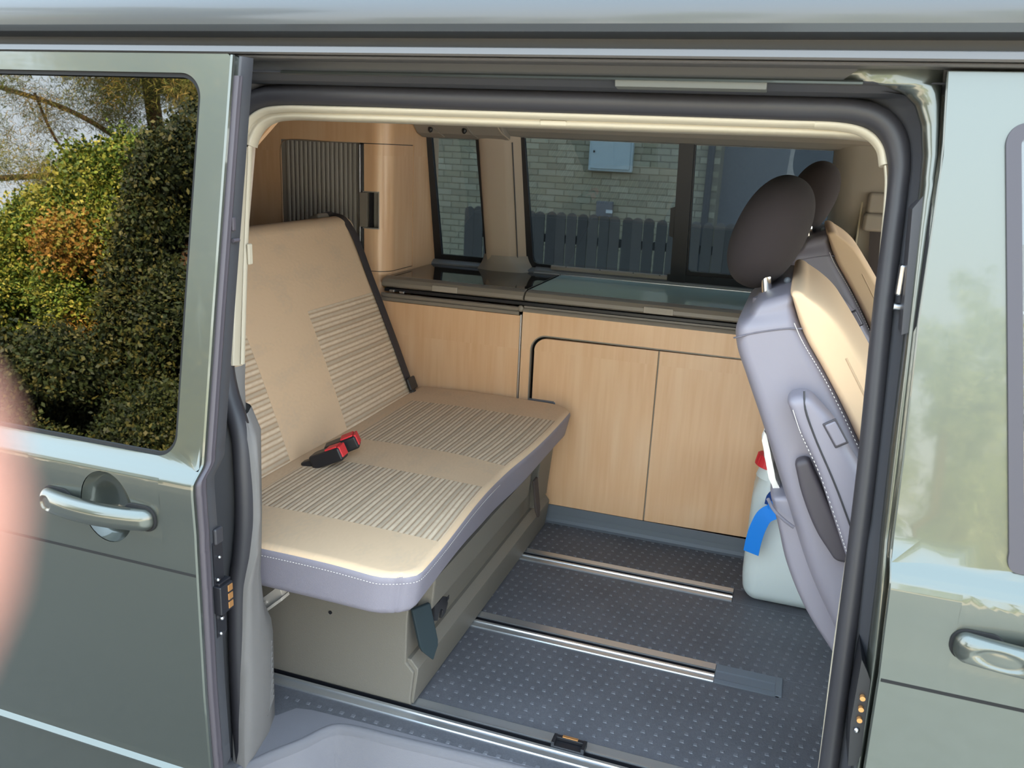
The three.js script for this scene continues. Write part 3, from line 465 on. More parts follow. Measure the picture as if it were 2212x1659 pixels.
// ---------------------------------------------------------------- fitted cupboards along the far side
const K = -2.41;                                        // front of the kitchen unit
{
  const kit = thing('kitchen_cabinet', 'long birch kitchen cabinet below the glass lids, with two plain doors', 'cabinet');
  // birch front with the door opening left out
  const fr = shapeOf([[-0.770, 0.05], [-0.770, 0.672], [0.03, 0.672], [0.03, 0.05]]);
  const op = new THREE.Path(); op.moveTo(-0.738, 0.055); op.lineTo(-0.738, 0.552); op.absarc(-0.690, 0.555, 0.048, Math.PI, Math.PI / 2, true); op.lineTo(0.012, 0.603); op.lineTo(0.012, 0.055); op.lineTo(-0.738, 0.055); fr.holes.push(op);
  mesh('carcass', [boxUV(clean(ext(fr, 0.016).translate(0, 0, K - 0.016))), boxUV(clean(box(0.012, 0.03, 0.02, 0.672, -2.83, K - 0.017, 0.002))), boxUV(clean(box(-0.768, -0.752, 0.02, 0.672, -2.83, K - 0.017, 0.002)))], M.wood, kit);
  mesh('door_surround', exZ((() => { const s = new THREE.Shape(), q = new THREE.Path(); s.moveTo(-0.7405, 0.055); s.lineTo(-0.7405, 0.552); s.absarc(-0.690, 0.555, 0.0505, Math.PI, Math.PI / 2, true); s.lineTo(0.014, 0.6055); s.lineTo(0.014, 0.055); s.lineTo(-0.7405, 0.055); q.moveTo(-0.737, 0.058); q.lineTo(-0.737, 0.552); q.absarc(-0.690, 0.555, 0.047, Math.PI, Math.PI / 2, true); q.lineTo(0.011, 0.602); q.lineTo(0.011, 0.058); q.lineTo(-0.737, 0.058); s.holes.push(q); return s; })(), K - 0.012, K + 0.0012), M.counterTrim, kit);
  mesh('back_panel', box(-0.75, 0.01, 0.03, 0.62, K - 0.06, K - 0.05, 0.001), M.blackPlastic, kit);
  const d1 = new THREE.Shape(); d1.moveTo(-0.7275, 0.056); d1.lineTo(-0.7275, 0.552); d1.absarc(-0.688, 0.5555, 0.040, Math.PI, Math.PI / 2, true); d1.lineTo(-0.3475, 0.5985); d1.lineTo(-0.3475, 0.056);
  mesh('door', boxUV(clean(exZ(d1, K - 0.020, K - 0.001, 0.001))), M.wood, kit);
  mesh('door', boxUV(clean(warp(tess(exZ([[-0.3435, 0.056], [-0.3435, 0.5985], [0.009, 0.5985], [0.009, 0.056]], K - 0.020, K - 0.001, 0.001), 0.2), (v) => { v.z -= 0.03 * Math.max(0, v.x + 0.3435); }))), M.wood, kit);
  mesh('door_edge', box(-0.3472, -0.3438, 0.056, 0.5985, K - 0.019, K - 0.004, 0.0008), M.counterTrim, kit);
  mesh('plinth', exX([[K + 0.004, 0.058], [K + 0.004, 0.030], [K + 0.001, 0.0285], [K + 0.002, 0.012], [K + 0.008, 0.004], [K + 0.018, 0.0008], [K - 0.03, 0.0008], [K - 0.03, 0.058]], -0.7695, 0.03), M.plinthPlastic, kit, 'grey plinth with a coved foot');
  mesh('catch_plate', [box(-0.738, -0.650, 0.330, 0.399, K - 0.002, K + 0.005, 0.004), box(-0.735, -0.655, 0.398, 0.4015, K - 0.002, K + 0.010, 0.0015)], M.plinthPlastic, kit);
  mesh('cupboard_lock', cyl(0.011, 0.012, 0.006, 24).rotateX(Math.PI / 2).translate(-0.02, 0.455, K + 0.002), M.aluminium, kit);
  mesh('front_rail', [exX([[K, 0.672], [K + 0.006, 0.673], [K + 0.008, 0.679], [K + 0.005, 0.6835], [K, 0.685]], -0.768, 0.03), exX([[K - 0.002, 0.684], [K - 0.004, 0.690], [K - 0.03, 0.690], [K - 0.03, 0.684]], -0.768, 0.03)], M.counterTrim, kit);
  rebase(kit, [-0.37, 0, -2.6]);

  const side = thing('side_cabinet', 'birch cabinet panel behind the bench, left of the kitchen doors', 'cabinet');
  mesh('front_panel', boxUV(clean(box(-1.25, -0.7765, 0.02, 0.660, K - 0.010, K + 0.004, 0.001))), M.wood, side);
  mesh('carcass', [box(-1.25, -0.772, 0.02, 0.655, -2.83, K - 0.012, 0.002)], M.wood, side);
  mesh('edge_profile', [box(-0.7762, -0.7715, 0.02, 0.664, K - 0.010, K + 0.0075, 0.0015)], M.aluminium, side, 'thin aluminium edge profile');
  mesh('front_rail', [exX([[K, 0.661], [K + 0.006, 0.662], [K + 0.008, 0.672], [K + 0.003, 0.674], [K + 0.006, 0.676], [K + 0.008, 0.684], [K + 0.004, 0.687], [K, 0.687]], -1.25, -0.781), new THREE.SphereGeometry(0.0085, 16, 10).scale(1.1, 1.2, 0.7).translate(-0.776, 0.682, K + 0.004)], M.counterTrim, side);
  rebase(side, [-1.01, 0, -2.6]);

  // two glass-topped lids
  const lid = (name, label, x0, x1, glass, hx0, hx1) => {
    const t = thing(name, label, 'lid');
    const y1 = 0.7375, prof = [[K + 0.004, 0.7075], [K + 0.010, 0.712], [K + 0.008, 0.722], [K - 0.002, 0.7325], [K - 0.016, y1 - 0.0015], [K - 0.030, y1], [K - 0.030, 0.704], [K - 0.02, 0.702]];
    mesh('front_band', exX(prof, x0, x1, 0.0015), M.counterTrim, t);
    mesh('glass', box(x0 + 0.001, x1 - 0.001, 0.729, 0.7372, -2.802, K - 0.0325, 0.0012), glass, t);
    mesh('glass_edge', box(x0 + 0.001, x1 - 0.001, 0.728, 0.7378, K - 0.0323, K - 0.0302, 0.0006), M.aluminium, t);
    mesh('under_tray', box(x0 + 0.004, x1 - 0.004, 0.702, 0.7285, -2.80, K - 0.052, 0.002), M.counterTrim, t);
    mesh('rear_strip', box(x0, x1, 0.704, 0.7395, -2.812, -2.8025, 0.0015), M.aluminium, t);
    const n = 5, h = mesh('finger_grip', box(hx0, hx1, 0.709, 0.727, K + 0.004, K + 0.0115, 0.0015), M.gripPlastic, t);
    for (let i = 0; i < n; i++) mesh('grip_rib', box(hx0 + 0.004, hx1 - 0.004, 0.7115 + i * 0.003, 0.713 + i * 0.003, K + 0.0105, K + 0.013, 0.0006), M.gripPlastic, h);
    return rebase(t, [(x0 + x1) / 2, 0.70, -2.6]);
  };
  lid('worktop_lid', 'smoked glass worktop lid in front of the small rear window', -1.247, -0.7695, M.smokedGlass, -1.07, -0.985);
  lid('worktop_lid', 'greenish glass worktop lid below the large side window', -0.7640, 0.03, M.hobGlass, -0.40, -0.315);
  const slot = thing('lid_support', 'dark channel under the two worktop lids', 'channel');
  mesh('channel', box(-1.245, 0.03, 0.6905, 0.7015, -2.81, K - 0.006, 0.002), M.blackPlastic, slot);
  for (const [x, y] of [[-1.215, 0.694], [-1.18, 0.692]]) mesh('hinge_clip', box(x - 0.008, x + 0.008, y - 0.003, y + 0.004, K - 0.006, K + 0.002, 0.001), M.aluminium, slot);
  rebase(slot, [-0.61, 0.6905, -2.6]);
}

// ---------------------------------------------------------------- tall wardrobe in the rear corner
{
  const w = thing('wardrobe', 'tall birch wardrobe with a grey roller shutter behind the bench', 'wardrobe');
  const Z = -2.44, X = -1.25, R = 0.055, A = R * Math.PI / 2;
  // s runs along the front (s < 0, x = X - R + s), round the corner and down the side
  const at = (s, o = 0) => { if (s <= 0) return [X - R + s, Z + o]; if (s < A) { const a = s / R; return [X - R + (R + o) * Math.sin(a), Z - R + (R + o) * Math.cos(a)]; } return [X + o, Z - R - (s - A)]; };
  const run = (s0, s1) => { const a = [s0]; for (let s = Math.min(s1, Math.max(s0, 0)); s < Math.min(s1, A); s += A / 14) if (s > s0) a.push(s); if (s1 > A && s0 < A) a.push(A); a.push(s1); return a; };
  const sheet = (s0, s1, y0, y1, o, t = 0.012) => {       // panel with thickness, uv in metres
    const ss = run(s0, s1), sec = (y) => ss.map((s) => { const [x, z] = at(s, o); return [x, y, z]; }), g = loft([sec(y0), sec(y1)]);
    const uv = g.attributes.uv; for (let j = 0; j < 2; j++) ss.forEach((s, i) => uv.setXY(j * ss.length + i, s, j ? y1 : y0));
    const inn = (y) => ss.map((s) => { const [x, z] = at(s, o - t); return [x, y, z]; });
    const rim = [loft([sec(y0), inn(y0)]), loft([sec(y1), inn(y1)]), loft([[sec(y0)[0], sec(y1)[0]], [inn(y0)[0], inn(y1)[0]]]), loft([[sec(y0).at(-1), sec(y1).at(-1)], [inn(y0).at(-1), inn(y1).at(-1)]])].map((k) => flat(k, 0.3)).map((k) => boxUV(k));
    return merge([g, ...rim]);
  };
  const S = (x) => x - X + R, SL = S(-1.633), SR = S(-1.346), E = A + 0.135, y0 = 0.70, y1 = 1.145, END = A + 0.345;
  // carcass round the shutter opening and the cover
  mesh('carcass', [sheet(S(-1.95), SL, 0.02, 1.26, 0, 0.002), sheet(SL, END, 1.1475, 1.26, 0, 0.002), sheet(SL, END, 0.02, 0.745, 0), sheet(E + 0.006, END, 0.745, 1.1475, 0)], M.wood, w);
  // the birch cover with a cut-out for the hand
  const HX0 = S(-1.332) + 0.004, HX1 = 0.025, HY0 = 0.884, HY1 = 0.998;
  mesh('shutter_cover', [sheet(SR + 0.016, E, HY1, y1, 0), sheet(SR + 0.016, E, 0.7475, HY0, 0), sheet(HX1, E, HY0, HY1, 0)], M.wood, w);
  mesh('cover_gap', [sheet(SR, E + 0.003, 1.1445, 1.148, -0.004, 0.004), sheet(SR, E + 0.003, 0.744, 0.748, -0.004, 0.004), sheet(E - 0.001, E + 0.007, 0.744, 1.148, -0.004, 0.004)], M.blackPlastic, w);
  mesh('shutter_gap', sheet(SR - 0.001, SR + 0.018, 0.70, 1.1475, -0.016, 0.004), M.blackPlastic, w);
  mesh('hand_recess', [sheet(SR + 0.010, HX1 + 0.012, HY0 - 0.01, HY1 + 0.01, -0.030, 0.003)], M.slatPlastic, w);
  mesh('recess_rim', [sheet(SR + 0.012, HX1 + 0.002, HY1 - 0.0015, HY1 + 0.002, 0.001, 0.028), sheet(SR + 0.012, HX1 + 0.002, HY0 - 0.002, HY0 + 0.0015, 0.001, 0.028), sheet(HX1 - 0.001, HX1 + 0.002, HY0, HY1, 0.001, 0.028)], M.slatPlastic, w);
  mesh('shutter_grip', sheet(SR + 0.002, SR + 0.026, HY0 + 0.003, HY1 - 0.003, 0.004, 0.010), M.counterTrim, w, 'grey-beige grip of the roller shutter');
  mesh('grip_slot', sheet(SR + 0.028, SR + 0.040, HY0 + 0.002, HY1 - 0.002, -0.012, 0.010), M.blackPlastic, w);
  // shutter: seventeen upright slats, an end strip, a pale frame
  const shutter = mesh('shutter', [exZ([[-1.66, 0.68], [-1.66, 1.17], [-1.330, 1.17], [-1.330, 0.68]], Z - 0.030, Z - 0.020)], M.slatPlastic, w, 'grey roller shutter');
  const n = 17, p = (1.6285 - 1.351) / n, slat = exY(Array.from({ length: 9 }, (_, i) => { const a = (i / 8) * Math.PI; return [-Math.cos(a) * p * 0.47, Math.sin(a) * 0.0048]; }), 0.70, 1.144);
  for (let i = 0; i < n; i++) { const k = mesh('slat', slat, M.slatPlastic, shutter); k.position.set(-1.6285 + (i + 0.5) * p, 0, Z - 0.020); }
  mesh('end_strip', box(-1.350, -1.3445, 0.70, 1.143, Z - 0.02, Z - 0.001, 0.0015), M.aluminium, w, 'bright end strip of the shutter');
  const q = rrect(-1.6365, 0.60, -1.30, 1.1485, 0.022), hq = rrect(-1.6335, 0.603, -1.29, 1.1455, 0.020, THREE.Path); q.holes.push(hq);
  mesh('opening_bead', tube([[-1.634, 0.72, Z + 0.001], [-1.634, 1.0, Z + 0.001], [-1.634, 1.118, Z + 0.001], [-1.627, 1.138, Z + 0.001], [-1.608, 1.1462, Z + 0.001], [-1.45, 1.1466, Z + 0.001]], 0.0014, 60, 6), M.palebirch, w);
  rebase(w, [-1.6, 0, -2.64]);

  const br = thing('roof_bracket', 'small birch gusset with an oval hole in the upper rear corner', 'bracket');
  const gs = shapeOf([[-0.960, 1.20], [-0.973, 1.184], [-1.024, 1.136], [-1.030, 1.132], [-1.075, 1.135], [-1.085, 1.20]]), gh = new THREE.Path(); gh.absellipse(-1.020, 1.1605, 0.017, 0.0115, 0, Math.PI * 2, true); gs.holes.push(gh);
  mesh('gusset', boxUV(clean(ext(gs, 0.012, 0.001).translate(0, 0, -1.456))), M.wood, br);
  rebase(br, [-1.02, 1.135, -1.455]);
}
// ---------------------------------------------------------------- rear bench
{
  const b = thing('bench_seat', 'beige two-person bench with ribbed cushions and grey vinyl sides', 'bench');
  const zn = -1.222, zf = -2.385;                         // near and far end of the cushion
  // box under the cushion: near flank and front with a long step
  const fx = -0.652;
  mesh('seat_box', [
    exZ([[-1.25, 0.006], [fx, 0.006], [fx - 0.001, 0.02], [fx + 0.006, 0.086], [fx - 0.012, 0.106], [fx - 0.010, 0.20], [fx - 0.004, 0.275], [-1.25, 0.275]], -2.375, -1.391, 0.003),
    exZ([[fx - 0.02, 0.006], [fx + 0.003, 0.006], [fx + 0.013, 0.086], [fx + 0.013, 0.092], [fx - 0.004, 0.112], [fx - 0.02, 0.112]], -2.368, -1.398, 0.002),
    exZ([[fx - 0.02, 0.190], [fx + 0.010, 0.196], [fx + 0.024, 0.215], [fx + 0.030, 0.285], [fx - 0.02, 0.285]], -2.10, -1.44, 0.004),
    exZ([[fx - 0.02, 0.110], [fx + 0.002, 0.112], [fx + 0.016, 0.275], [fx - 0.02, 0.28]], -2.37, -2.235, 0.003)], M.seatBoxPlastic, b, 'moulded grey-beige box under the cushion');
  mesh('screw_hole', cyl(0.0042, 0.0042, 0.002, 16).rotateX(Math.PI / 2).translate(-0.842, 0.183, -1.3905), M.blackPlastic, b);
  mesh('pull_tab', [warp(softBox(0.009, 0.118, 0.046, 0.0025, [2, 10, 4], 3), (v) => { const t = (0.0525 - v.y) / 0.105; if (v.y < -0.030) v.z *= 1 - 0.85 * ((-0.030 - v.y) / 0.0225) * 0.9; v.x += 0.022 * t; v.z += 0.012 * (1 - t); }).rotateY(-0.5).translate(-0.634, 0.176, -1.420)], M.tabCloth, b, 'dark green pull tab at the near corner');
  mesh('pull_tab', [warp(softBox(0.007, 0.115, 0.036, 0.0025, [2, 10, 4], 3), (v) => { const t = (0.0575 - v.y) / 0.115; if (v.y < -0.035) v.z *= 1 - 0.85 * ((-0.035 - v.y) / 0.0225) * 0.9; v.x += 0.016 * t; }).translate(-0.628, 0.185, -2.155)], M.brownTab, b, 'brown pull tab near the kitchen');
  mesh('latch_hook', [exX([[-1.475, 0.205], [-1.50, 0.197], [-1.52, 0.199], [-1.545, 0.185], [-1.552, 0.165], [-1.538, 0.148], [-1.518, 0.146], [-1.523, 0.163], [-1.512, 0.172], [-1.500, 0.165], [-1.496, 0.152], [-1.478, 0.162]], -0.646, -0.638, 0.0015), box(-0.6375, -0.6365, 0.176, 0.186, -1.553, -1.542, 0.0004)], M.blackPlastic, b, 'black latch hook on the front of the box');
  mesh('bed_rail', [exZ([[-1.02, 0.140], [-0.892, 0.258], [-0.900, 0.284], [-1.028, 0.166]], -1.312, -1.294, 0.001), exZ([[-1.02, 0.137], [-0.888, 0.257], [-0.890, 0.263], [-1.022, 0.143]], -1.312, -1.284, 0.0006), cyl(0.004, 0.004, 0.004, 14).rotateX(Math.PI / 2).translate(-0.932, 0.238, -1.292)], M.strutMetal, b, 'slanting aluminium rail under the cushion');

  // cushion
  const cx0 = -1.10, cx1 = -0.583, top = 0.402, bot = 0.302, L = zn - zf, W = cx1 - cx0;
  const wave = (x, z) => { const t = (z - zf) / L, f = smooth(x, -0.75, cx1); return 0.006 * Math.sin(Math.PI * clamp((x - cx0) / W, 0, 1)) + 0.004 * Math.sin(t * Math.PI * 3.2 + 0.6) * (0.4 + f) - 0.005 * f * Math.exp(-Math.pow((t - 0.52) / 0.07, 2)); };
  const front = (z) => { const t = (z - zf) / L; return 0.010 * Math.sin(t * Math.PI * 2.6 + 0.4) - 0.006 * Math.exp(-Math.pow((t - 0.5) / 0.09, 2)) - 0.02 * smooth(t, 0.965, 1) - 0.03 * smooth(0.05 - t, 0, 0.05); };
  const body = softBox(W, top - bot, L, 0.020, [22, 5, 60], 6).translate((cx0 + cx1) / 2, (top + bot) / 2, (zn + zf) / 2);
  const corner = (v) => { const dx = v.x - (cx1 - 0.06), dz = v.z - (zn - 0.06); if (dx > 0 && dz > 0) { const r = Math.max(dx, dz), d = Math.hypot(dx, dz); if (d > 0) { v.x = cx1 - 0.06 + dx * r / d; v.z = zn - 0.06 + dz * r / d; } } const ez = zf + 0.06 - v.z; if (dx > 0 && ez > 0) { const r = Math.max(dx, ez), d = Math.hypot(dx, ez); v.x = cx1 - 0.06 + dx * r / d; v.z = zf + 0.06 - ez * r / d; } };
  const bend = (v) => { corner(v); const up = (v.y - bot) / (top - bot), k = smooth(v.x, -0.85, cx1); v.y += wave(v.x, v.z) * up; v.x += front(v.z) * k; const und = (1 - up); v.x -= 0.020 * und * k; v.y += 0.014 * Math.sin(((v.z - zf) / L) * Math.PI * 3 + 0.2) * und * k; v.z -= 0.018 * und * smooth(v.z, zn - 0.1, zn); };
  const rest = body.attributes.position.clone(); warp(body, bend);
  const pick = (keep) => { const q = body.index.array, P = body.attributes.position, Nn = body.attributes.normal, pos = [], nor = [], uv = []; for (let i = 0; i < q.length; i += 3) { const y = (rest.getY(q[i]) + rest.getY(q[i + 1]) + rest.getY(q[i + 2])) / 3; if ((y > top - 0.008) !== keep) continue; for (let k = 0; k < 3; k++) { const j = q[i + k]; pos.push(P.getX(j), P.getY(j), P.getZ(j)); nor.push(Nn.getX(j), Nn.getY(j), Nn.getZ(j)); uv.push(clamp((rest.getX(j) - cx0) / W, 0.001, 0.999), clamp((rest.getZ(j) - zf) / L, 0.001, 0.999)); } } const g = new THREE.BufferGeometry(); g.setAttribute('position', new THREE.Float32BufferAttribute(pos, 3)); g.setAttribute('normal', new THREE.Float32BufferAttribute(nor, 3)); g.setAttribute('uv', new THREE.Float32BufferAttribute(uv, 2)); return g; };
  mesh('seat_cushion', boxUV(pick(false)), M.vinyl, b, 'grey vinyl side of the seat cushion');
  const clothSeat = clothMaps(W, L, [[0.055, W - 0.018, 0.16, 0.452], [0.055, W - 0.018, 0.62, 0.985]].map(([x0, x1, a, c]) => [x0, x1, L - c, L - a]), false, 0.0118, 21);
  const mSeat = std('seatCloth', { map: clothSeat.map, roughness: 0.9, bumpMap: clothSeat.bump, bumpScale: 0.0022 });
  mesh('seat_cover', pick(true), mSeat, b, 'beige cloth seat with two ribbed fields');
  // seam stitches below the edge of the cloth, near side and front
  const line = []; for (let i = 0; i <= 100; i++) line.push([lerp(-0.90, cx1, i / 100), zn + 0.0006]); for (let i = 1; i <= 90; i++) line.push([cx1 + 0.0006, lerp(zn, zn - 0.55, i / 90)]);
  const st = [], dash = new RoundedBoxGeometry(0.0034, 0.0009, 0.0009, 1, 0.0004), put = ([x, z]) => { const v = V(x, top - 0.0205, z); bend(v); return v; }, P0 = line.map(put);
  let acc = 0; for (let i = 0; i + 1 < P0.length; i++) { const A = P0[i], B = P0[i + 1], d = A.distanceTo(B); let s = acc; while (s < d) { const c = A.clone().lerp(B, s / d); st.push(dash.clone().rotateY(-Math.atan2(B.z - A.z, B.x - A.x)).translate(c.x, c.y, c.z)); s += 0.0062; } acc = s - d; }
  tag(mesh('stitching', st, M.paper, b, 'pale stitching along the cushion edge'), null, null, null, 'stuff');

  // backrest, leaning back
  const tilt = 21.9 * Math.PI / 180, bw = 1.03, bh = 0.615, bd = 0.10, bz0 = -2.335;
  const bk = new THREE.Matrix4().makeBasis(V(0, 0, -1), V(-Math.sin(tilt), Math.cos(tilt), 0), V(Math.cos(tilt), Math.sin(tilt), 0)).setPosition(-1.088, 0.368, (bz0 + bz0 + bw) / 2); // local x = away from the camera, y = up the back, z = forward
  const bulge = (x, y) => 0.012 * (1 - Math.pow(2 * x / bw, 2)) * Math.sin(Math.PI * clamp(y / bh, 0, 1));
  const round = (v) => { const ty = v.y - (bh - 0.07), tx = Math.abs(v.x) - (bw / 2 - 0.055); if (ty > 0 && tx > 0) { const r = Math.max(ty, tx), d = Math.hypot(ty, tx), s = Math.sign(v.x); v.y = bh - 0.07 + ty * r / d; v.x = s * (bw / 2 - 0.055 + tx * r / d); } };
  const back = softBox(bw, bh + 0.03, bd, 0.040, [24, 16, 3], 6).translate(0, (bh - 0.03) / 2, -bd / 2 + 0.012);
  const cb = clothMaps(bw, bh, [[bw / 2 + 0.075, bw - 0.045, 0.012, 0.362], [0.05, bw / 2 - 0.195, 0.012, 0.362]], true, 0.0122, 31);
  const mBack = std('backCloth', { map: cb.map, roughness: 0.9, bumpMap: cb.bump, bumpScale: 0.0022 });
  warp(back, (v) => { round(v); if (v.z > -0.03) v.z += bulge(v.x, v.y); });
  { const p = back.attributes.position, uv = new Float32Array(p.count * 2); for (let i = 0; i < p.count; i++) { uv[i * 2] = p.getX(i) / bw + 0.5; uv[i * 2 + 1] = clamp(p.getY(i) / bh, 0, 0.999); } back.setAttribute('uv', new THREE.BufferAttribute(uv, 2)); }
  mesh('backrest', back.applyMatrix4(bk), mBack, b, 'beige backrest with ribbed fields');
  // buckle between the two places
  for (const [x, y, z, t] of [[-0.985, 0.432, -1.630, 0.5], [-0.982, 0.440, -1.690, 0.75]]) {
    const place = (g) => g.rotateZ(0.42).rotateY(t - 0.35).translate(x, y, z);
    const bu = mesh('buckle', [place(softBox(0.082, 0.034, 0.040, 0.006, [5, 3, 3], 3)), place(box(-0.07, -0.03, -0.008, 0.008, -0.012, 0.012, 0.004))], M.blackPlastic, b, 'black belt buckle with a red button');
    mesh('release_button', [place(box(0.004, 0.036, 0.0155, 0.0205, -0.016, 0.016, 0.002)), place(box(0.037, 0.0435, -0.010, 0.018, -0.016, 0.016, 0.002))], M.red, bu);
  }
  rebase(b, [-0.9, 0, -1.8]);

  // shoulder belt over the far corner of the backrest
  const sb = thing('seat_belt', 'black shoulder belt lying over the far corner of the bench backrest', 'belt');
  const up = (u, o, z) => { const p = V(0, u, o).applyMatrix4(bk); return [p.x, p.y, z]; };
  const path = spline([up(0.602, -0.10, -2.245), up(0.617, -0.05, -2.262), up(0.607, -0.003, -2.268), up(0.56, 0.0165, -2.272), up(0.40, 0.0195, -2.280), up(0.2, 0.0195, -2.290), up(0.05, 0.018, -2.297), up(0.0, 0.022, -2.30)], 60);
  mesh('webbing', sweep(path, [[-0.018, -0.0007], [-0.006, -0.0004], [0.006, -0.0004], [0.018, -0.0007], [0.018, 0.0008], [0.006, 0.0015], [-0.006, 0.0015], [-0.018, 0.0008]], () => V(Math.cos(tilt), Math.sin(tilt), 0)), M.belt, sb);
  mesh('tongue', softBox(0.050, 0.040, 0.010, 0.0045, [6, 4, 2], 3).applyMatrix4(bk).translate(up(0.058, 0.024, 0)[0] + 1.088, up(0.058, 0.024, 0)[1] - 0.368, -2.298 + 1.82), M.blackPlastic, sb);
  mesh('anchor', [softBox(0.020, 0.05, 0.008, 0.003, [3, 4, 2], 3).applyMatrix4(bk).translate(up(0.02, 0.02, 0)[0] + 1.088, up(0.02, 0.02, 0)[1] - 0.368, -2.300 + 1.82)], M.blackPlastic, sb);
  mesh('guide', softBox(0.06, 0.02, 0.04, 0.008, [5, 2, 3], 4).applyMatrix4(bk).translate(up(0.622, -0.055, 0)[0] + 1.088, up(0.622, -0.055, 0)[1] - 0.368, -2.236 + 1.82), M.counterTrim, sb, 'beige belt guide on the top edge');
  rebase(sb, [-1.2, 0.4, -2.28]);
}

// ---------------------------------------------------------------- front seats
function frontSeat(label) {
  const s = thing('swivel_chair', label, 'seat');
  const z1 = -1.335, z0 = -1.795;
  const rnd = (pts, n) => spline(pts.map(([x, y]) => [x, y, 0]), n, true).map(([x, y]) => [x, y]);
  const zc = (z0 + z1) / 2, hw = (z1 - z0) / 2;
  // grey back and side of the backrest, seen edge on; then the beige front
  mesh('backrest', slab([[-0.060, 0.914, 0.008, 0.940], [-0.079, 0.893, 0.020, 0.912], [-0.076, 0.862, 0.036, 0.888], [-0.055, 0.812, 0.064, 0.848], [-0.021, 0.736, 0.105, 0.785], [0.029, 0.618, 0.175, 0.665], [0.081, 0.496, 0.25, 0.53], [0.135, 0.40, 0.31, 0.42], [0.175, 0.33, 0.36, 0.34]], zc, (t) => hw - 0.012 * (1 - smooth(t, 0, 0.15)), 7, 60, 0.020), M.vinyl, s, 'grey vinyl back and side of the backrest');
  mesh('backrest_cushion', slab([[0.000, 0.950, 0.024, 0.956], [0.008, 0.928, 0.050, 0.942], [0.016, 0.908, 0.076, 0.922], [0.028, 0.885, 0.100, 0.893], [0.056, 0.845, 0.135, 0.845], [0.097, 0.782, 0.185, 0.770], [0.167, 0.662, 0.28, 0.62], [0.242, 0.527, 0.36, 0.47], [0.30, 0.42, 0.40, 0.38]], zc, hw + 0.004, 7, 60, 0.020), M.beigeCloth, s, 'beige front of the backrest');
  mesh('cushion_crease', tube([[0.090, 0.868, z1 + 0.003], [0.115, 0.828, z1 + 0.003], [0.16, 0.755, z1 + 0.003], [0.22, 0.65, z1 + 0.003]], 0.002, 24, 6), M.beigeCloth, s);
  const seam = spline([[0.014, 0.918, 0], [0.030, 0.890, 0], [0.074, 0.829, 0], [0.127, 0.744, 0], [0.18, 0.65, 0]], 60), dash = new RoundedBoxGeometry(0.0034, 0.001, 0.001, 1, 0.0004), dashes = [];
  for (let i = 2; i < seam.length; i++) { const [x, y] = seam[i], [x2, y2] = seam[i - 1]; dashes.push(dash.clone().rotateZ(Math.atan2(y2 - y, x2 - x)).translate(x - 0.006, y - 0.003, z1 + 0.0003)); }
  tag(mesh('stitching', dashes, M.paper, s, 'pale stitching along the seam'), null, null, null, 'stuff');
  mesh('top_seam', tube([[-0.0775, 0.878, z1 - 0.010], [-0.072, 0.881, z1 - 0.002], [-0.05, 0.890, z1 - 0.0002], [0.0, 0.903, z1 - 0.0002], [0.022, 0.905, z1 - 0.002]], 0.0014, 30, 6), M.vinyl, s);
  // headrest in a dark cover, on two chrome posts
  const hr = mesh('headrest', warp(new THREE.SphereGeometry(1, 48, 32), (v) => { const p = (t, e) => Math.sign(t) * Math.pow(Math.abs(t), e); const x = p(v.x, 0.9) * 0.060, y = p(v.y, 0.88) * 0.101, z = p(v.z, 0.72) * 0.130; const a = -0.36; v.set(x * Math.cos(a) - y * Math.sin(a), x * Math.sin(a) + y * Math.cos(a), z); }).translate(-0.049, 1.030, -1.565), M.headrestCloth, s, 'headrest in a dark brown stretch cover');
  for (const z of [-1.475, -1.655]) { mesh('headrest_post', tube([[-0.036, 0.915, z], [-0.0405, 0.938, z], [-0.046, 0.968, z]], 0.0085, 10, 14), M.chrome, s); mesh('post_collar', cyl(0.024, 0.027, 0.007, 28).scale(1, 1, 0.75).rotateZ(0.36).translate(-0.038, 0.929, z), M.vinyl, s); }
  mesh('collar_button', new THREE.SphereGeometry(0.006, 12, 8).translate(-0.010, 0.955, -1.50), M.plinthPlastic, s);
  // folded armrest with its button, and the flap beneath
  const am = mesh('armrest', slab([[0.0175, 0.795, 0.054, 0.808], [0.031, 0.768, 0.084, 0.780], [0.063, 0.715, 0.110, 0.742], [0.098, 0.640, 0.158, 0.672], [0.132, 0.565, 0.196, 0.60]], z1 + 0.033, 0.031, 4, 40, 0.015), M.vinyl, s, 'folded grey armrest');
  mesh('armrest_seam', tube([[0.036, 0.8225, z1 + 0.056], [0.040, 0.80, z1 + 0.0645], [0.058, 0.76, z1 + 0.0647], [0.10, 0.683, z1 + 0.0647], [0.15, 0.58, z1 + 0.0645]], 0.0014, 30, 6), M.rubber, am);
  mesh('button_gap', softBox(0.042, 0.021, 0.004, 0.0018, [4, 2, 1], 3).rotateZ(-0.98).translate(0.0875, 0.7665, z1 + 0.0635), M.windowRubber, am);
  mesh('armrest_button', softBox(0.036, 0.016, 0.006, 0.0025, [4, 2, 1], 3).rotateZ(-0.98).translate(0.0875, 0.7665, z1 + 0.0645), M.vinyl, am);
  const adash = []; { const q = spline([[0.020, 0.795, 0], [0.036, 0.76, 0], [0.071, 0.70, 0], [0.108, 0.622, 0], [0.135, 0.562, 0]], 44); for (let i = 1; i < q.length; i++) { const [x, y] = q[i], [x2, y2] = q[i - 1]; adash.push(dash.clone().rotateZ(Math.atan2(y2 - y, x2 - x)).translate(x + 0.003, y, z1 + 0.0625)); } }
  tag(mesh('stitching', adash, M.paper, am), null, null, null, 'stuff');
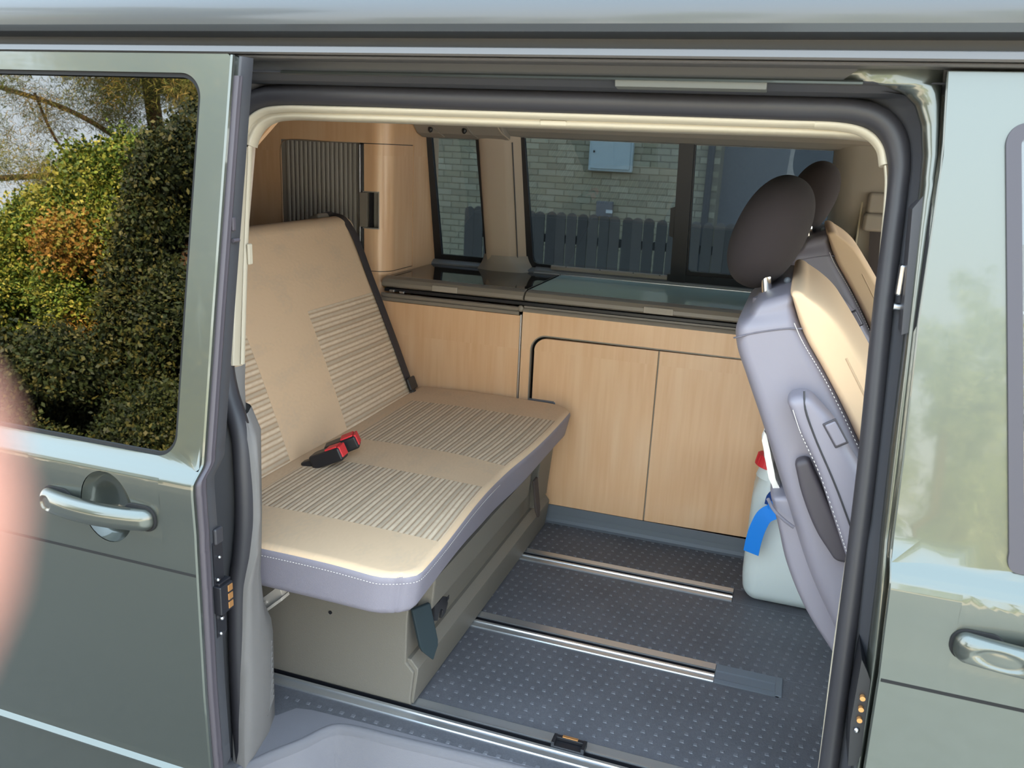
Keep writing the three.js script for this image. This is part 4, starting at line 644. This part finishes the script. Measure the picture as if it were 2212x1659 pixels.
  mesh('hinge_cover', slab([[0.040, 0.690, 0.062, 0.700], [0.056, 0.645, 0.090, 0.650], [0.084, 0.590, 0.122, 0.592], [0.113, 0.552, 0.142, 0.552]], z1 + 0.012, 0.014, 4, 24, 0.010), M.rubberPale, s, 'darker cover over the armrest hinge');
  // sagging map pocket on the back
  mesh('map_pocket', slab([[0.008, 0.604, 0.050, 0.612], [0.026, 0.552, 0.075, 0.565], [0.046, 0.490, 0.11, 0.505], [0.085, 0.415, 0.15, 0.43], [0.138, 0.345, 0.2, 0.36]], zc, hw - 0.03, 5, 30, 0.008), M.vinyl, s, 'sagging map pocket');
  mesh('pocket_hem', tube([[0.006, 0.612, -1.36], [0.018, 0.600, -1.345], [0.036, 0.588, -1.338], [0.052, 0.580, -1.334]], 0.003, 20, 6), M.vinyl, s);
  // seat cushion and pedestal
  mesh('seat_cushion', softBox(0.50, 0.13, 0.47, 0.045, [10, 3, 10], 4).rotateZ(0.1).translate(0.52, 0.335, -1.565), M.beigeCloth, s);
  mesh('pedestal', box(0.30, 0.72, 0.003, 0.275, -1.77, -1.36, 0.02), M.liningPlastic, s);
  return s;
}
const seatA = rebase(frontSeat('grey and beige front seat nearest the sliding door, with a folded armrest'), [0.1, 0, -1.565]);
const seatB = seatA.clone(); seatB.name = numbered('swivel_chair'); seatB.position.set(0.165, 0.028, -2.435); tag(seatB, 'second front seat behind the nearer one, partly hidden by its headrest'); scene.add(seatB);
seatB.remove(...seatB.children.filter((c) => c.name === 'map_pocket' || c.name === 'pocket_hem'));
seatB.children.find((c) => c.name === 'pedestal').position.y -= 0.028;

// ---------------------------------------------------------------- things in the cabin
{
  const w = thing('water_container', 'milky white plastic water container with a red cap behind the front seat', 'container');
  const bw = 0.245, bh = 0.40, bd = 0.19;
  mesh('body', warp(softBox(bw, bh, bd, 0.040, [8, 14, 8], 6).translate(0, bh / 2, 0), (v) => { const t = v.y / bh; const k = 1 - 0.18 * smooth(t, 0.72, 1) - 0.06 * smooth(0.22 - t, 0, 0.22); v.x *= k; v.z *= k; v.y -= 0.05 * smooth(t, 0.75, 1) * clamp((v.x + 0.05) / 0.15, 0, 1); }).translate(0.0915, 0.001, -2.222), M.milkyPlastic, w);
  mesh('cap', [cyl(0.030, 0.031, 0.030, 28).rotateZ(-0.2).translate(-0.001, 0.396, -2.17), ...Array.from({ length: 14 }, (_, i) => box(-0.002, 0.002, -0.014, 0.014, 0.030, 0.0325, 0.001).rotateY((i / 14) * 6.283).rotateZ(-0.2).translate(-0.001, 0.396, -2.17))], M.red, w, 'red screw cap');
  mesh('neck', cyl(0.026, 0.03, 0.05, 24).rotateZ(-0.2).translate(0.006, 0.375, -2.17), M.milkyPlastic, w);
  rebase(w, [0.09, 0, -2.22]);

  const st = thing('blue_strap', 'bright blue webbing strap looped over a seat bracket by the water container', 'strap');
  const ribbon = (pts, wd, face, n = 40) => sweep(spline(pts, n), [[-wd / 2, -0.0008], [wd / 2, -0.0008], [wd / 2, 0.0008], [-wd / 2, 0.0008]], face);
  mesh('hanging_end', ribbon([[0.052, 0.302, -2.085], [0.030, 0.300, -2.072], [0.008, 0.286, -2.066], [-0.004, 0.255, -2.066], [-0.011, 0.215, -2.07], [-0.014, 0.173, -2.076]], 0.040, () => V(-0.25, 0.15, 1).normalize()), M.blueWebbing, st);
  mesh('loop', ribbon([[0.012, 0.310, -2.080], [0.016, 0.333, -2.085], [0.032, 0.347, -2.09], [0.050, 0.335, -2.095], [0.056, 0.305, -2.095]], 0.022, (p) => V(p.x - 0.033, p.y - 0.30, 0.03).normalize()), M.blueHandle, st);
  mesh('knot', softBox(0.052, 0.030, 0.012, 0.005, [6, 4, 2], 3).rotateZ(-0.12).translate(0.036, 0.306, -2.076), M.blueWebbing, st);
  rebase(st, [0.02, 0.17, -2.075]);

  const pa = thing('paper_bag', 'crumpled white paper sticking out of the front seat map pocket', 'paper');
  const r = noise2(16, 77);
  mesh('sheet', warp(tess(ext(shapeOf([[-0.0045, 0.708], [0.000, 0.704], [0.012, 0.672], [0.030, 0.622], [0.040, 0.600], [0.028, 0.598], [0.012, 0.640], [0.002, 0.670], [-0.006, 0.69]]), 0.27).translate(-0.006, 0.003, -1.68), 0.012), (v) => { const k = r(v.z * 60, v.y * 60) - 0.5; v.x += 0.008 * k - 0.004; v.y += 0.010 * (r(v.z * 30 + 3, v.x * 40) - 0.5); }), M.paper, pa);
  rebase(pa, [0.01, 0.6, -1.55]);

  const ab = thing('front_belt', 'front seat belt hanging from a grey height adjuster on the far pillar', 'belt');
  mesh('adjuster_frame', (() => { const s = rrect(0.158, 0.835, 0.30, 1.125, 0.022); s.holes.push(rrect(0.164, 0.841, 0.294, 1.119, 0.018, THREE.Path)); return ext(s, 0.006, 0.0015).translate(0, 0, -2.712); })(), M.cream, ab);
  mesh('adjuster_panel', box(0.164, 0.294, 0.841, 1.119, -2.716, -2.709, 0.002), M.liningPlastic, ab);
  mesh('adjuster_knob', [softBox(0.085, 0.060, 0.03, 0.010, [5, 4, 2], 4).translate(0.216, 1.045, -2.698), softBox(0.085, 0.052, 0.036, 0.010, [5, 4, 2], 4).translate(0.212, 0.990, -2.695)], M.liningPlastic, ab);
  mesh('webbing', sweep(spline([[0.214, 0.975, -2.688], [0.224, 0.86, -2.690], [0.236, 0.70, -2.70], [0.25, 0.45, -2.71]], 24), [[-0.022, -0.0008], [0.022, -0.0008], [0.022, 0.0008], [-0.022, 0.0008]], () => V(0, 0, 1)), M.belt, ab);
  mesh('button', cyl(0.006, 0.006, 0.004, 14).rotateX(Math.PI / 2).translate(0.190, 0.752, -2.722), M.blackPlastic, ab);
  rebase(ab, [0.22, 0.45, -2.7]);
}
// ---------------------------------------------------------------- outside: ground, house, fence, trees
const G = -0.57;
{
  const n = noise2(64, 41), f = noise2(256, 42), lo = rgb('#b5ad9f'), hi = rgb('#d6cfc1');
  const gm = tex(512, 512, (u, v) => mix3(lo, hi, clamp(0.5 * n(u * 64, v * 64) + 0.7 * f(u * 256, v * 256) - 0.1, 0, 1)));
  std('gravel', { map: rep(gm, 0.5), roughness: 0.95 });
  struct('ground', boxUV(clean(box(-60, 60, G - 0.2, G, -40, 70, 0.01))), M.gravel);
  const tl = rgb('#4c4a48'), th = rgb('#6b6864');
  std('tarmac', { map: rep(tex(512, 512, (u, v) => mix3(tl, th, clamp(0.3 * n(u * 64, v * 64) + 0.9 * f(u * 256, v * 256) - 0.1, 0, 1))), 0.8), roughness: 0.9 });
  struct('added_driveway', boxUV(clean(box(-9, -0.15, G, G + 0.006, -7.8, 3.4, 0.002))), M.tarmac);  // unseen tarmac strip added so the sliding door mirrors darker ground

  // brick wall of the house: single bricks where the side windows show them, plain courses beyond
  std('brick', { color: '#ffffff', roughness: 0.9, bumpMap: rep(fineBump, 3), bumpScale: 0.001 });
  const tones = ['#a39c86', '#9c957f', '#a8a18c', '#968f7b', '#b0a993', '#a09880'].map((c, i) => std('brick_' + i, { color: c, roughness: 0.92 }));
  std('mortar', { color: '#827b6b', roughness: 0.95 });
  std('render', { color: '#74757a', roughness: 0.95 });
  const HZ = -10;
  const house = struct('house_wall', [box(-14, -0.95, G, 5.6, HZ - 0.4, HZ - 0.002, 0.003)], M.mortar);
  const bg = new RoundedBoxGeometry(0.215, 0.065, 0.02, 1, 0.003), r = rng(5), rest = [];
  const shapes = [bg, bg.clone().scale(0.99, 0.98, 1), bg.clone().scale(1.005, 1.02, 1)];
  for (let j = 0; j < 82; j++) for (let i = 0; i < 58; i++) {
    const x = -0.95 - 0.1125 - i * 0.225 - (j % 2 ? 0.1125 : 0), y = G + 0.0375 + j * 0.075, seen = x > -4.72 && y > 0.30 && y < 1.44;
    if (x < -13.9) continue;
    const dz = HZ - 0.008 + 0.002 * r();
    if (seen) { const b = mesh('brick', shapes[Math.floor(r() * 3)], tones[Math.floor(r() * 6)], house); b.position.set(x, y, dz); } else { r(); r(); rest.push([x, y, dz]); }
  }
  const im = new THREE.InstancedMesh(bg, tones[0], rest.length), m = new THREE.Matrix4(); rest.forEach((p, i) => im.setMatrixAt(i, m.makeTranslation(...p))); im.name = 'brick_courses'; im.userData.kind = 'stuff'; house.add(im);
  struct('annex_wall', box(-1.2, 9, G, 5.4, HZ - 0.9, HZ - 0.42, 0.01), M.render);
  const roof = thing('shading_house_roof', 'unseen tiled roof slope of the house, ridge raised to shade the camera', 'roof'); std('roofTile', { color: '#6d5648', roughness: 0.9 });
  mesh('slope', exX([[HZ + 0.5, 5.5], [HZ + 0.5, 5.65], [HZ - 4, 10.4], [HZ - 8.5, 5.65], [HZ - 8.5, 5.5], [HZ - 4, 10.1]], -14.3, 9.2), M.roofTile, roof);  // unseen roof, ridge raised to keep the sun off camera and hand
  rebase(roof, [-3, 5.5, HZ - 4]);

  std('meterBox', { color: '#b9c6cb', roughness: 0.45 });
  const mb = thing('meter_box', 'pale blue-white meter box on the brick wall, seen through the side window', 'box');
  mesh('case', box(-2.45, -1.935, 0.945, 1.40, HZ, HZ + 0.09, 0.012), M.meterBox, mb);
  mesh('door', box(-2.425, -1.96, 0.97, 1.375, HZ + 0.09, HZ + 0.105, 0.008), M.meterBox, mb);
  mesh('lock', cyl(0.012, 0.012, 0.012, 16).rotateX(Math.PI / 2).translate(-2.385, 1.165, HZ + 0.11), M.blackPlastic, mb);
  rebase(mb, [-2.19, 0.945, HZ + 0.05]);
  std('sign', { color: '#d8dcde', roughness: 0.5 });
  const ts = thing('wall_tap', 'small pale plate on a dark box just above the fence', 'plate');
  mesh('backing', box(-2.33, -2.13, 0.42, 0.60, HZ + 0.002, HZ + 0.06, 0.01), M.render, ts); mesh('plate', box(-2.205, -2.125, 0.465, 0.505, HZ + 0.06, HZ + 0.07, 0.003), M.sign, ts);
  rebase(ts, [-2.23, 0.42, HZ + 0.03]);
  const dp = thing('downpipe', 'dark rainwater pipe at the corner of the brick wall', 'pipe');
  mesh('pipe', cyl(0.04, 0.04, 5.9, 16).translate(-1.05, G + 2.96, HZ + 0.07), M.darkChannel, dp); for (const y of [0.4, 1.6, 2.8]) mesh('bracket', box(-1.11, -0.99, y, y + 0.03, HZ + 0.012, HZ + 0.10, 0.004), M.darkChannel, dp);
  rebase(dp, [-1.05, G, HZ + 0.07]);

  // picket fence
  std('picketWood', { color: '#5d5956', roughness: 0.9 }); std('picketWood2', { color: '#565250', roughness: 0.9 }); std('picketWood3', { color: '#655f5b', roughness: 0.9 });
  const fe = thing('picket_fence', 'grey weathered picket fence with rounded tops in front of the brick wall', 'fence');
  const pk = new THREE.Shape(); pk.moveTo(-0.049, 0); pk.lineTo(0.049, 0); pk.lineTo(0.049, 1.09); pk.absarc(0, 1.09, 0.049, 0, Math.PI); pk.lineTo(-0.049, 0);
  const pg = ext(pk, 0.02, 0.002, 1, 6);
  for (let i = 0; i < 60; i++) { const x = -3.17 + i * 0.1075; const k = mesh('picket', pg, M[['picketWood', 'picketWood2', 'picketWood3'][Math.floor(r() * 3)]], fe); k.position.set(x, G + 0.01 + 0.012 * (r() - 0.5), -8 + 0.006 * r()); k.rotation.z = 0.02 * (r() - 0.5); }
  for (const y of [G + 0.3, G + 0.85]) mesh('fence_rail', box(-3.22, 3.25, y, y + 0.08, -8.06, -8.005, 0.006), M.picketWood2, fe);
  rebase(fe, [-0.1, G, -8]);

  // trees behind the camera, which the door window and the paint mirror
  const leafGeo = (seed, n, rad, len, wid) => { const q = rng(seed), pos = []; for (let i = 0; i < n; i++) { const c = V(q() - 0.5, q() - 0.5, q() - 0.5).normalize().multiplyScalar(rad * Math.cbrt(q())), a = V(q() - 0.5, q() - 0.7, q() - 0.5).normalize(), s = V(q() - 0.5, q() - 0.5, q() - 0.5).cross(a).normalize(), L = len * (0.7 + 0.6 * q()), W = wid * (0.7 + 0.6 * q()); const t = c.clone().addScaledVector(a, L), l = c.clone().addScaledVector(a, L * 0.45).addScaledVector(s, W / 2), k = c.clone().addScaledVector(a, L * 0.45).addScaledVector(s, -W / 2); pos.push(...c.toArray(), ...l.toArray(), ...t.toArray(), ...c.toArray(), ...t.toArray(), ...k.toArray()); } const g = new THREE.BufferGeometry(); g.setAttribute('position', new THREE.Float32BufferAttribute(pos, 3)); g.computeVertexNormals(); return g; };
  std('leaf', { color: '#ffffff', roughness: 0.6 }); std('bark', { color: '#5b4636', roughness: 0.95 });
  const broad = leafGeo(1, 60, 0.25, 0.06, 0.034), needle = leafGeo(2, 80, 0.28, 0.11, 0.008);
  function tree(name, label, x, z, blobs, geo, count, cols, trunk, seed) {
    const q = rng(seed); blobs = blobs.flatMap((b) => { const n = Math.max(1, Math.round((b[5] ?? 9) * 1.7)); return n === 1 ? [b] : Array.from({ length: n }, () => { const d = V(q() - 0.5, q() - 0.5, q() - 0.5).normalize().multiplyScalar(0.45 + 0.5 * q()), k = 0.20 + 0.20 * q(); return [b[0] + d.x * b[3], b[1] + d.y * b[4], b[2] + d.z * b[3], b[3] * k, b[4] * k]; }); });
    const t = thing(name, label, 'tree'), im = new THREE.InstancedMesh(geo, M.leaf, count), m = new THREE.Matrix4(), e = new THREE.Euler(), c = new THREE.Color(), vol = blobs.reduce((s, b) => s + b[3] * b[4] * b[3], 0);
    let k = 0;
    blobs.forEach((b, bi) => { const n = bi === blobs.length - 1 ? count - k : Math.round(count * b[3] * b[4] * b[3] / vol); for (let i = 0; i < n && k < count; i++, k++) { const d = V(q() - 0.5, q() - 0.5, q() - 0.5).normalize().multiplyScalar(Math.pow(q(), 0.42)); const s = 0.7 + 0.7 * q(); e.set(q() * 6.3, q() * 6.3, q() * 6.3); m.compose(V(x + b[0] + d.x * b[3], Math.max(G + 0.1, b[1] + d.y * b[4]), z + b[2] + d.z * b[3]), new THREE.Quaternion().setFromEuler(e), V(s, s, s)); im.setMatrixAt(k, m); c.set(cols[Math.floor(q() * cols.length)]); c.multiplyScalar(0.8 + 0.4 * q()); im.setColorAt(k, c); } });
    im.name = 'foliage'; im.userData.kind = 'stuff'; im.castShadow = true; t.add(im);
    const limbs = trunk.map((p) => tube(p.pts, p.r, 16, 7)); mesh('trunk', limbs, M.bark, t);
    return rebase(t, [x, G, z]);
  }
  const green = ['#6f8a34', '#8f9a3c', '#55702b', '#b8b456', '#46602a', '#9a9a44'], dark = ['#26351c', '#1f2d19', '#324221', '#454f28', '#5a5a2c'], gold = ['#a8803a', '#b59247', '#8f8a3c', '#6f7f38', '#9c7434'], pine = ['#6e7a3c', '#8a8a44', '#5c6a36', '#a08a4a'];
  tree('broadleaf_tree', 'bright green tree mirrored in the middle of the sliding door window', -9.9, 8.2, [[0, 3.5, 0, 0.95, 1.25, 14], [-0.9, 2.4, 0.2, 1.2, 1.2, 12], [0.4, 2.3, -0.2, 1.0, 1.1, 8], [-2.0, 1.9, 0.3, 1.1, 1.3, 10]], broad, 7600, green, [{ pts: [[-9.9, G, 8.4], [-9.8, 1, 8.4], [-9.9, 3.6, 8.4]], r: 0.09 }], 61);
  tree('dark_tree', 'dark dense tree mirrored at the right edge of the door window', -8.1, 7.4, [[0, 2.6, 0, 0.62, 2.4, 18], [0.5, 4.4, 0.2, 1.0, 0.9, 8], [0.9, 1.0, 0, 1.1, 1.6, 10]], broad, 7000, dark, [{ pts: [[-8.0, G, 7.5], [-8.0, 2, 7.5], [-7.9, 4.6, 7.6]], r: 0.12 }], 62);
  tree('autumn_shrub', 'tree with yellow and orange leaves mirrored left of the middle of the door window', -9.7, 7.5, [[0, 2.75, 0, 0.55, 0.42, 7], [-0.9, 3.1, 0.3, 0.35, 0.3, 3], [0.3, 1.6, 0.1, 0.5, 0.3, 3]], broad, 480, gold, [{ pts: [[-9.7, G, 7.6], [-9.65, 1.2, 7.6], [-9.7, 2.8, 7.6]], r: 0.03 }], 63);
  tree('shadow_bush', 'bush mirrored along the bottom of the door window, leaves darkened to paint shadow', -9.4, 6.8, [[0, 0.35, 0, 1.3, 1.0, 12], [-1.9, 0.4, 0.3, 1.4, 1.0, 12]], broad, 5200, dark, [{ pts: [[-9.4, G, 6.8], [-9.4, -0.2, 6.8], [-9.3, 0.3, 6.8]], r: 0.03 }], 66);  // added bush; its dark leaves paint the shadow below the mirrored trees
  tree('pine_tree', 'pine with long bare boughs mirrored in the top of the door window', -11.0, 9.4, [[-1.5, 5.6, -0.6, 1.7, 0.35, 10], [0.6, 6.2, -0.6, 1.6, 0.5, 8], [-2.0, 4.2, -0.5, 1.5, 0.35, 9], [2.4, 5.9, -0.8, 1.0, 0.6, 7], [-0.6, 7.2, 0, 3.0, 0.8, 10], [-2.4, 4.9, -0.3, 1.0, 0.3, 5]], needle, 2100, pine, [{ pts: [[-10.2, G, 9.8], [-10.3, 2.5, 9.8], [-10.7, 4.6, 9.7], [-11.4, 6.6, 9.6], [-12.2, 9, 9.6]], r: 0.14 }, { pts: [[-10.8, 4.6, 9.7], [-12.2, 4.5, 9.4], [-14.6, 4.2, 9.2]], r: 0.055 }, { pts: [[-10.9, 4.9, 9.7], [-12.5, 5.6, 9.3], [-15, 6.1, 9.0]], r: 0.045 }, { pts: [[-11.0, 5.4, 9.7], [-10.0, 5.9, 9.4], [-8.9, 6.5, 9.2]], r: 0.045 }, { pts: [[-12.2, 4.5, 9.4], [-12.9, 5.2, 9.3], [-13.4, 5.9, 9.2]], r: 0.025 }], 64);
  tree('hedge_tree', 'large green tree mirrored behind the others in the door window', -14.5, 13, [[0, 1.2, 0, 3.2, 1.7, 14], [4.2, 1.1, 0.5, 2.8, 1.8, 12], [8.4, 1.4, 0.5, 2.4, 2.2, 12]], broad, 8000, [...green, ...dark], [{ pts: [[-14.5, G, 13], [-14.4, 1, 13], [-14.5, 2, 13]], r: 0.15 }], 65);
  const far = [[4.2, 22, 7.0], [8.0, 24, 5.2], [12.0, 23, 5.8], [0.6, 26, 4.6], [-3.6, 23, 6.2], [16.5, 22, 6.2]];
  far.forEach(([x, z, h], i) => tree('far_tree', ['small tree across the drive mirrored in the front door paint', 'round tree across the drive, right of the small mirrored tree', 'taller tree far across the drive to the right', 'lowest tree straight across the drive', 'tree across the drive left of the lowest one', 'tall tree at the right end of the row across the drive'][i], x, z, [[0, h * 0.35, 0, 2.6, h * 0.55], [0.4, h * 0.8, 0, 1.6, h * 0.38]], broad, 2600, ['#a9b884', '#93a56b', '#b9c295', '#7f935c'], [{ pts: [[x, G, z], [x, 1, z], [x, h * 0.8, z]], r: 0.14 }], 70 + i));  // leaf colours paled to paint sunlight and brighten the front door reflection
}

// ---------------------------------------------------------------- the photographer's fingertip at the edge of the lens
{
  const h = thing('hand', 'pink fingertip of the photographer blurred at the left edge', 'hand');
  // joints in the camera's own axes (x right, y up, z back), metres, with radii
  const J = [
    [[-0.0264, -0.0042, -0.0225], [-0.046, -0.005, -0.024], 0.0114, 0.0095], [[-0.046, -0.004, -0.024], [-0.070, -0.012, -0.018], 0.0092, 0.0095], [[-0.070, -0.012, -0.018], [-0.100, -0.036, 0.004], 0.0092, 0.0105],
    [[-0.046, -0.024, -0.020], [-0.066, -0.030, -0.018], 0.0080, 0.0088], [[-0.066, -0.030, -0.018], [-0.104, -0.052, 0.006], 0.0088, 0.0105],
    [[-0.044, -0.044, -0.018], [-0.066, -0.049, -0.014], 0.0076, 0.0085], [[-0.066, -0.049, -0.014], [-0.104, -0.068, 0.008], 0.0085, 0.010],
    [[-0.048, -0.062, -0.014], [-0.068, -0.066, -0.010], 0.0068, 0.0076], [[-0.068, -0.066, -0.010], [-0.102, -0.082, 0.010], 0.0076, 0.0092],
    [[-0.052, -0.030, 0.034], [-0.078, -0.048, 0.038], 0.0088, 0.0105], [[-0.078, -0.048, 0.038], [-0.112, -0.078, 0.026], 0.0105, 0.016],
    [[-0.100, -0.040, 0.008], [-0.128, -0.078, 0.020], 0.014, 0.022], [[-0.104, -0.068, 0.010], [-0.134, -0.094, 0.022], 0.014, 0.022], [[-0.128, -0.080, 0.022], [-0.175, -0.135, 0.045], 0.024, 0.025], [[-0.175, -0.135, 0.045], [-0.27, -0.25, 0.09], 0.025, 0.034]];
  const lo = V(-0.30, -0.29, -0.05), S = 0.40, N = 130, mc = new MarchingCubes(N, M.skin, false, false, 400000); mc.isolation = 0;
  const p = V(), a = V(), b = V(), ab = V(), half = S / 2;
  for (let k = 0; k < N; k++) for (let j = 0; j < N; j++) for (let i = 0; i < N; i++) {
    p.set(lo.x + (i / N) * S, lo.y + (j / N) * S, lo.z + (k / N) * S);
    let d = 1;
    for (const [q0, q1, r0, r1] of J) { a.set(...q0); ab.set(...q1).sub(a); const t = clamp(b.copy(p).sub(a).dot(ab) / ab.lengthSq(), 0, 1), e = b.copy(a).addScaledVector(ab, t).distanceTo(p) - lerp(r0, r1, t); const hh = clamp(0.5 + 0.5 * (d - e) / 0.004, 0, 1); d = lerp(d, e, hh) - 0.004 * hh * (1 - hh); }
    mc.field[k * N * N + j * N + i] = -d;
  }
  mc.update();
  const n = mc.count, g = new THREE.BufferGeometry(), pos = mc.positionArray.slice(0, n * 3);
  for (let i = 0; i < n; i++) { pos[i * 3] = lo.x + (pos[i * 3] + 1) * half; pos[i * 3 + 1] = lo.y + (pos[i * 3 + 1] + 1) * half; pos[i * 3 + 2] = lo.z + (pos[i * 3 + 2] + 1) * half; }
  g.setAttribute('position', new THREE.BufferAttribute(pos, 3));
  const gg = mergeVertices(g, 1e-6); gg.computeVertexNormals();
  camera.updateMatrixWorld(true); gg.applyMatrix4(camera.matrixWorld);
  mesh('fingers', gg, M.skin, h);
  rebase(h, [-0.1, 1.1, 0]);
}
renderer.render(scene, camera);
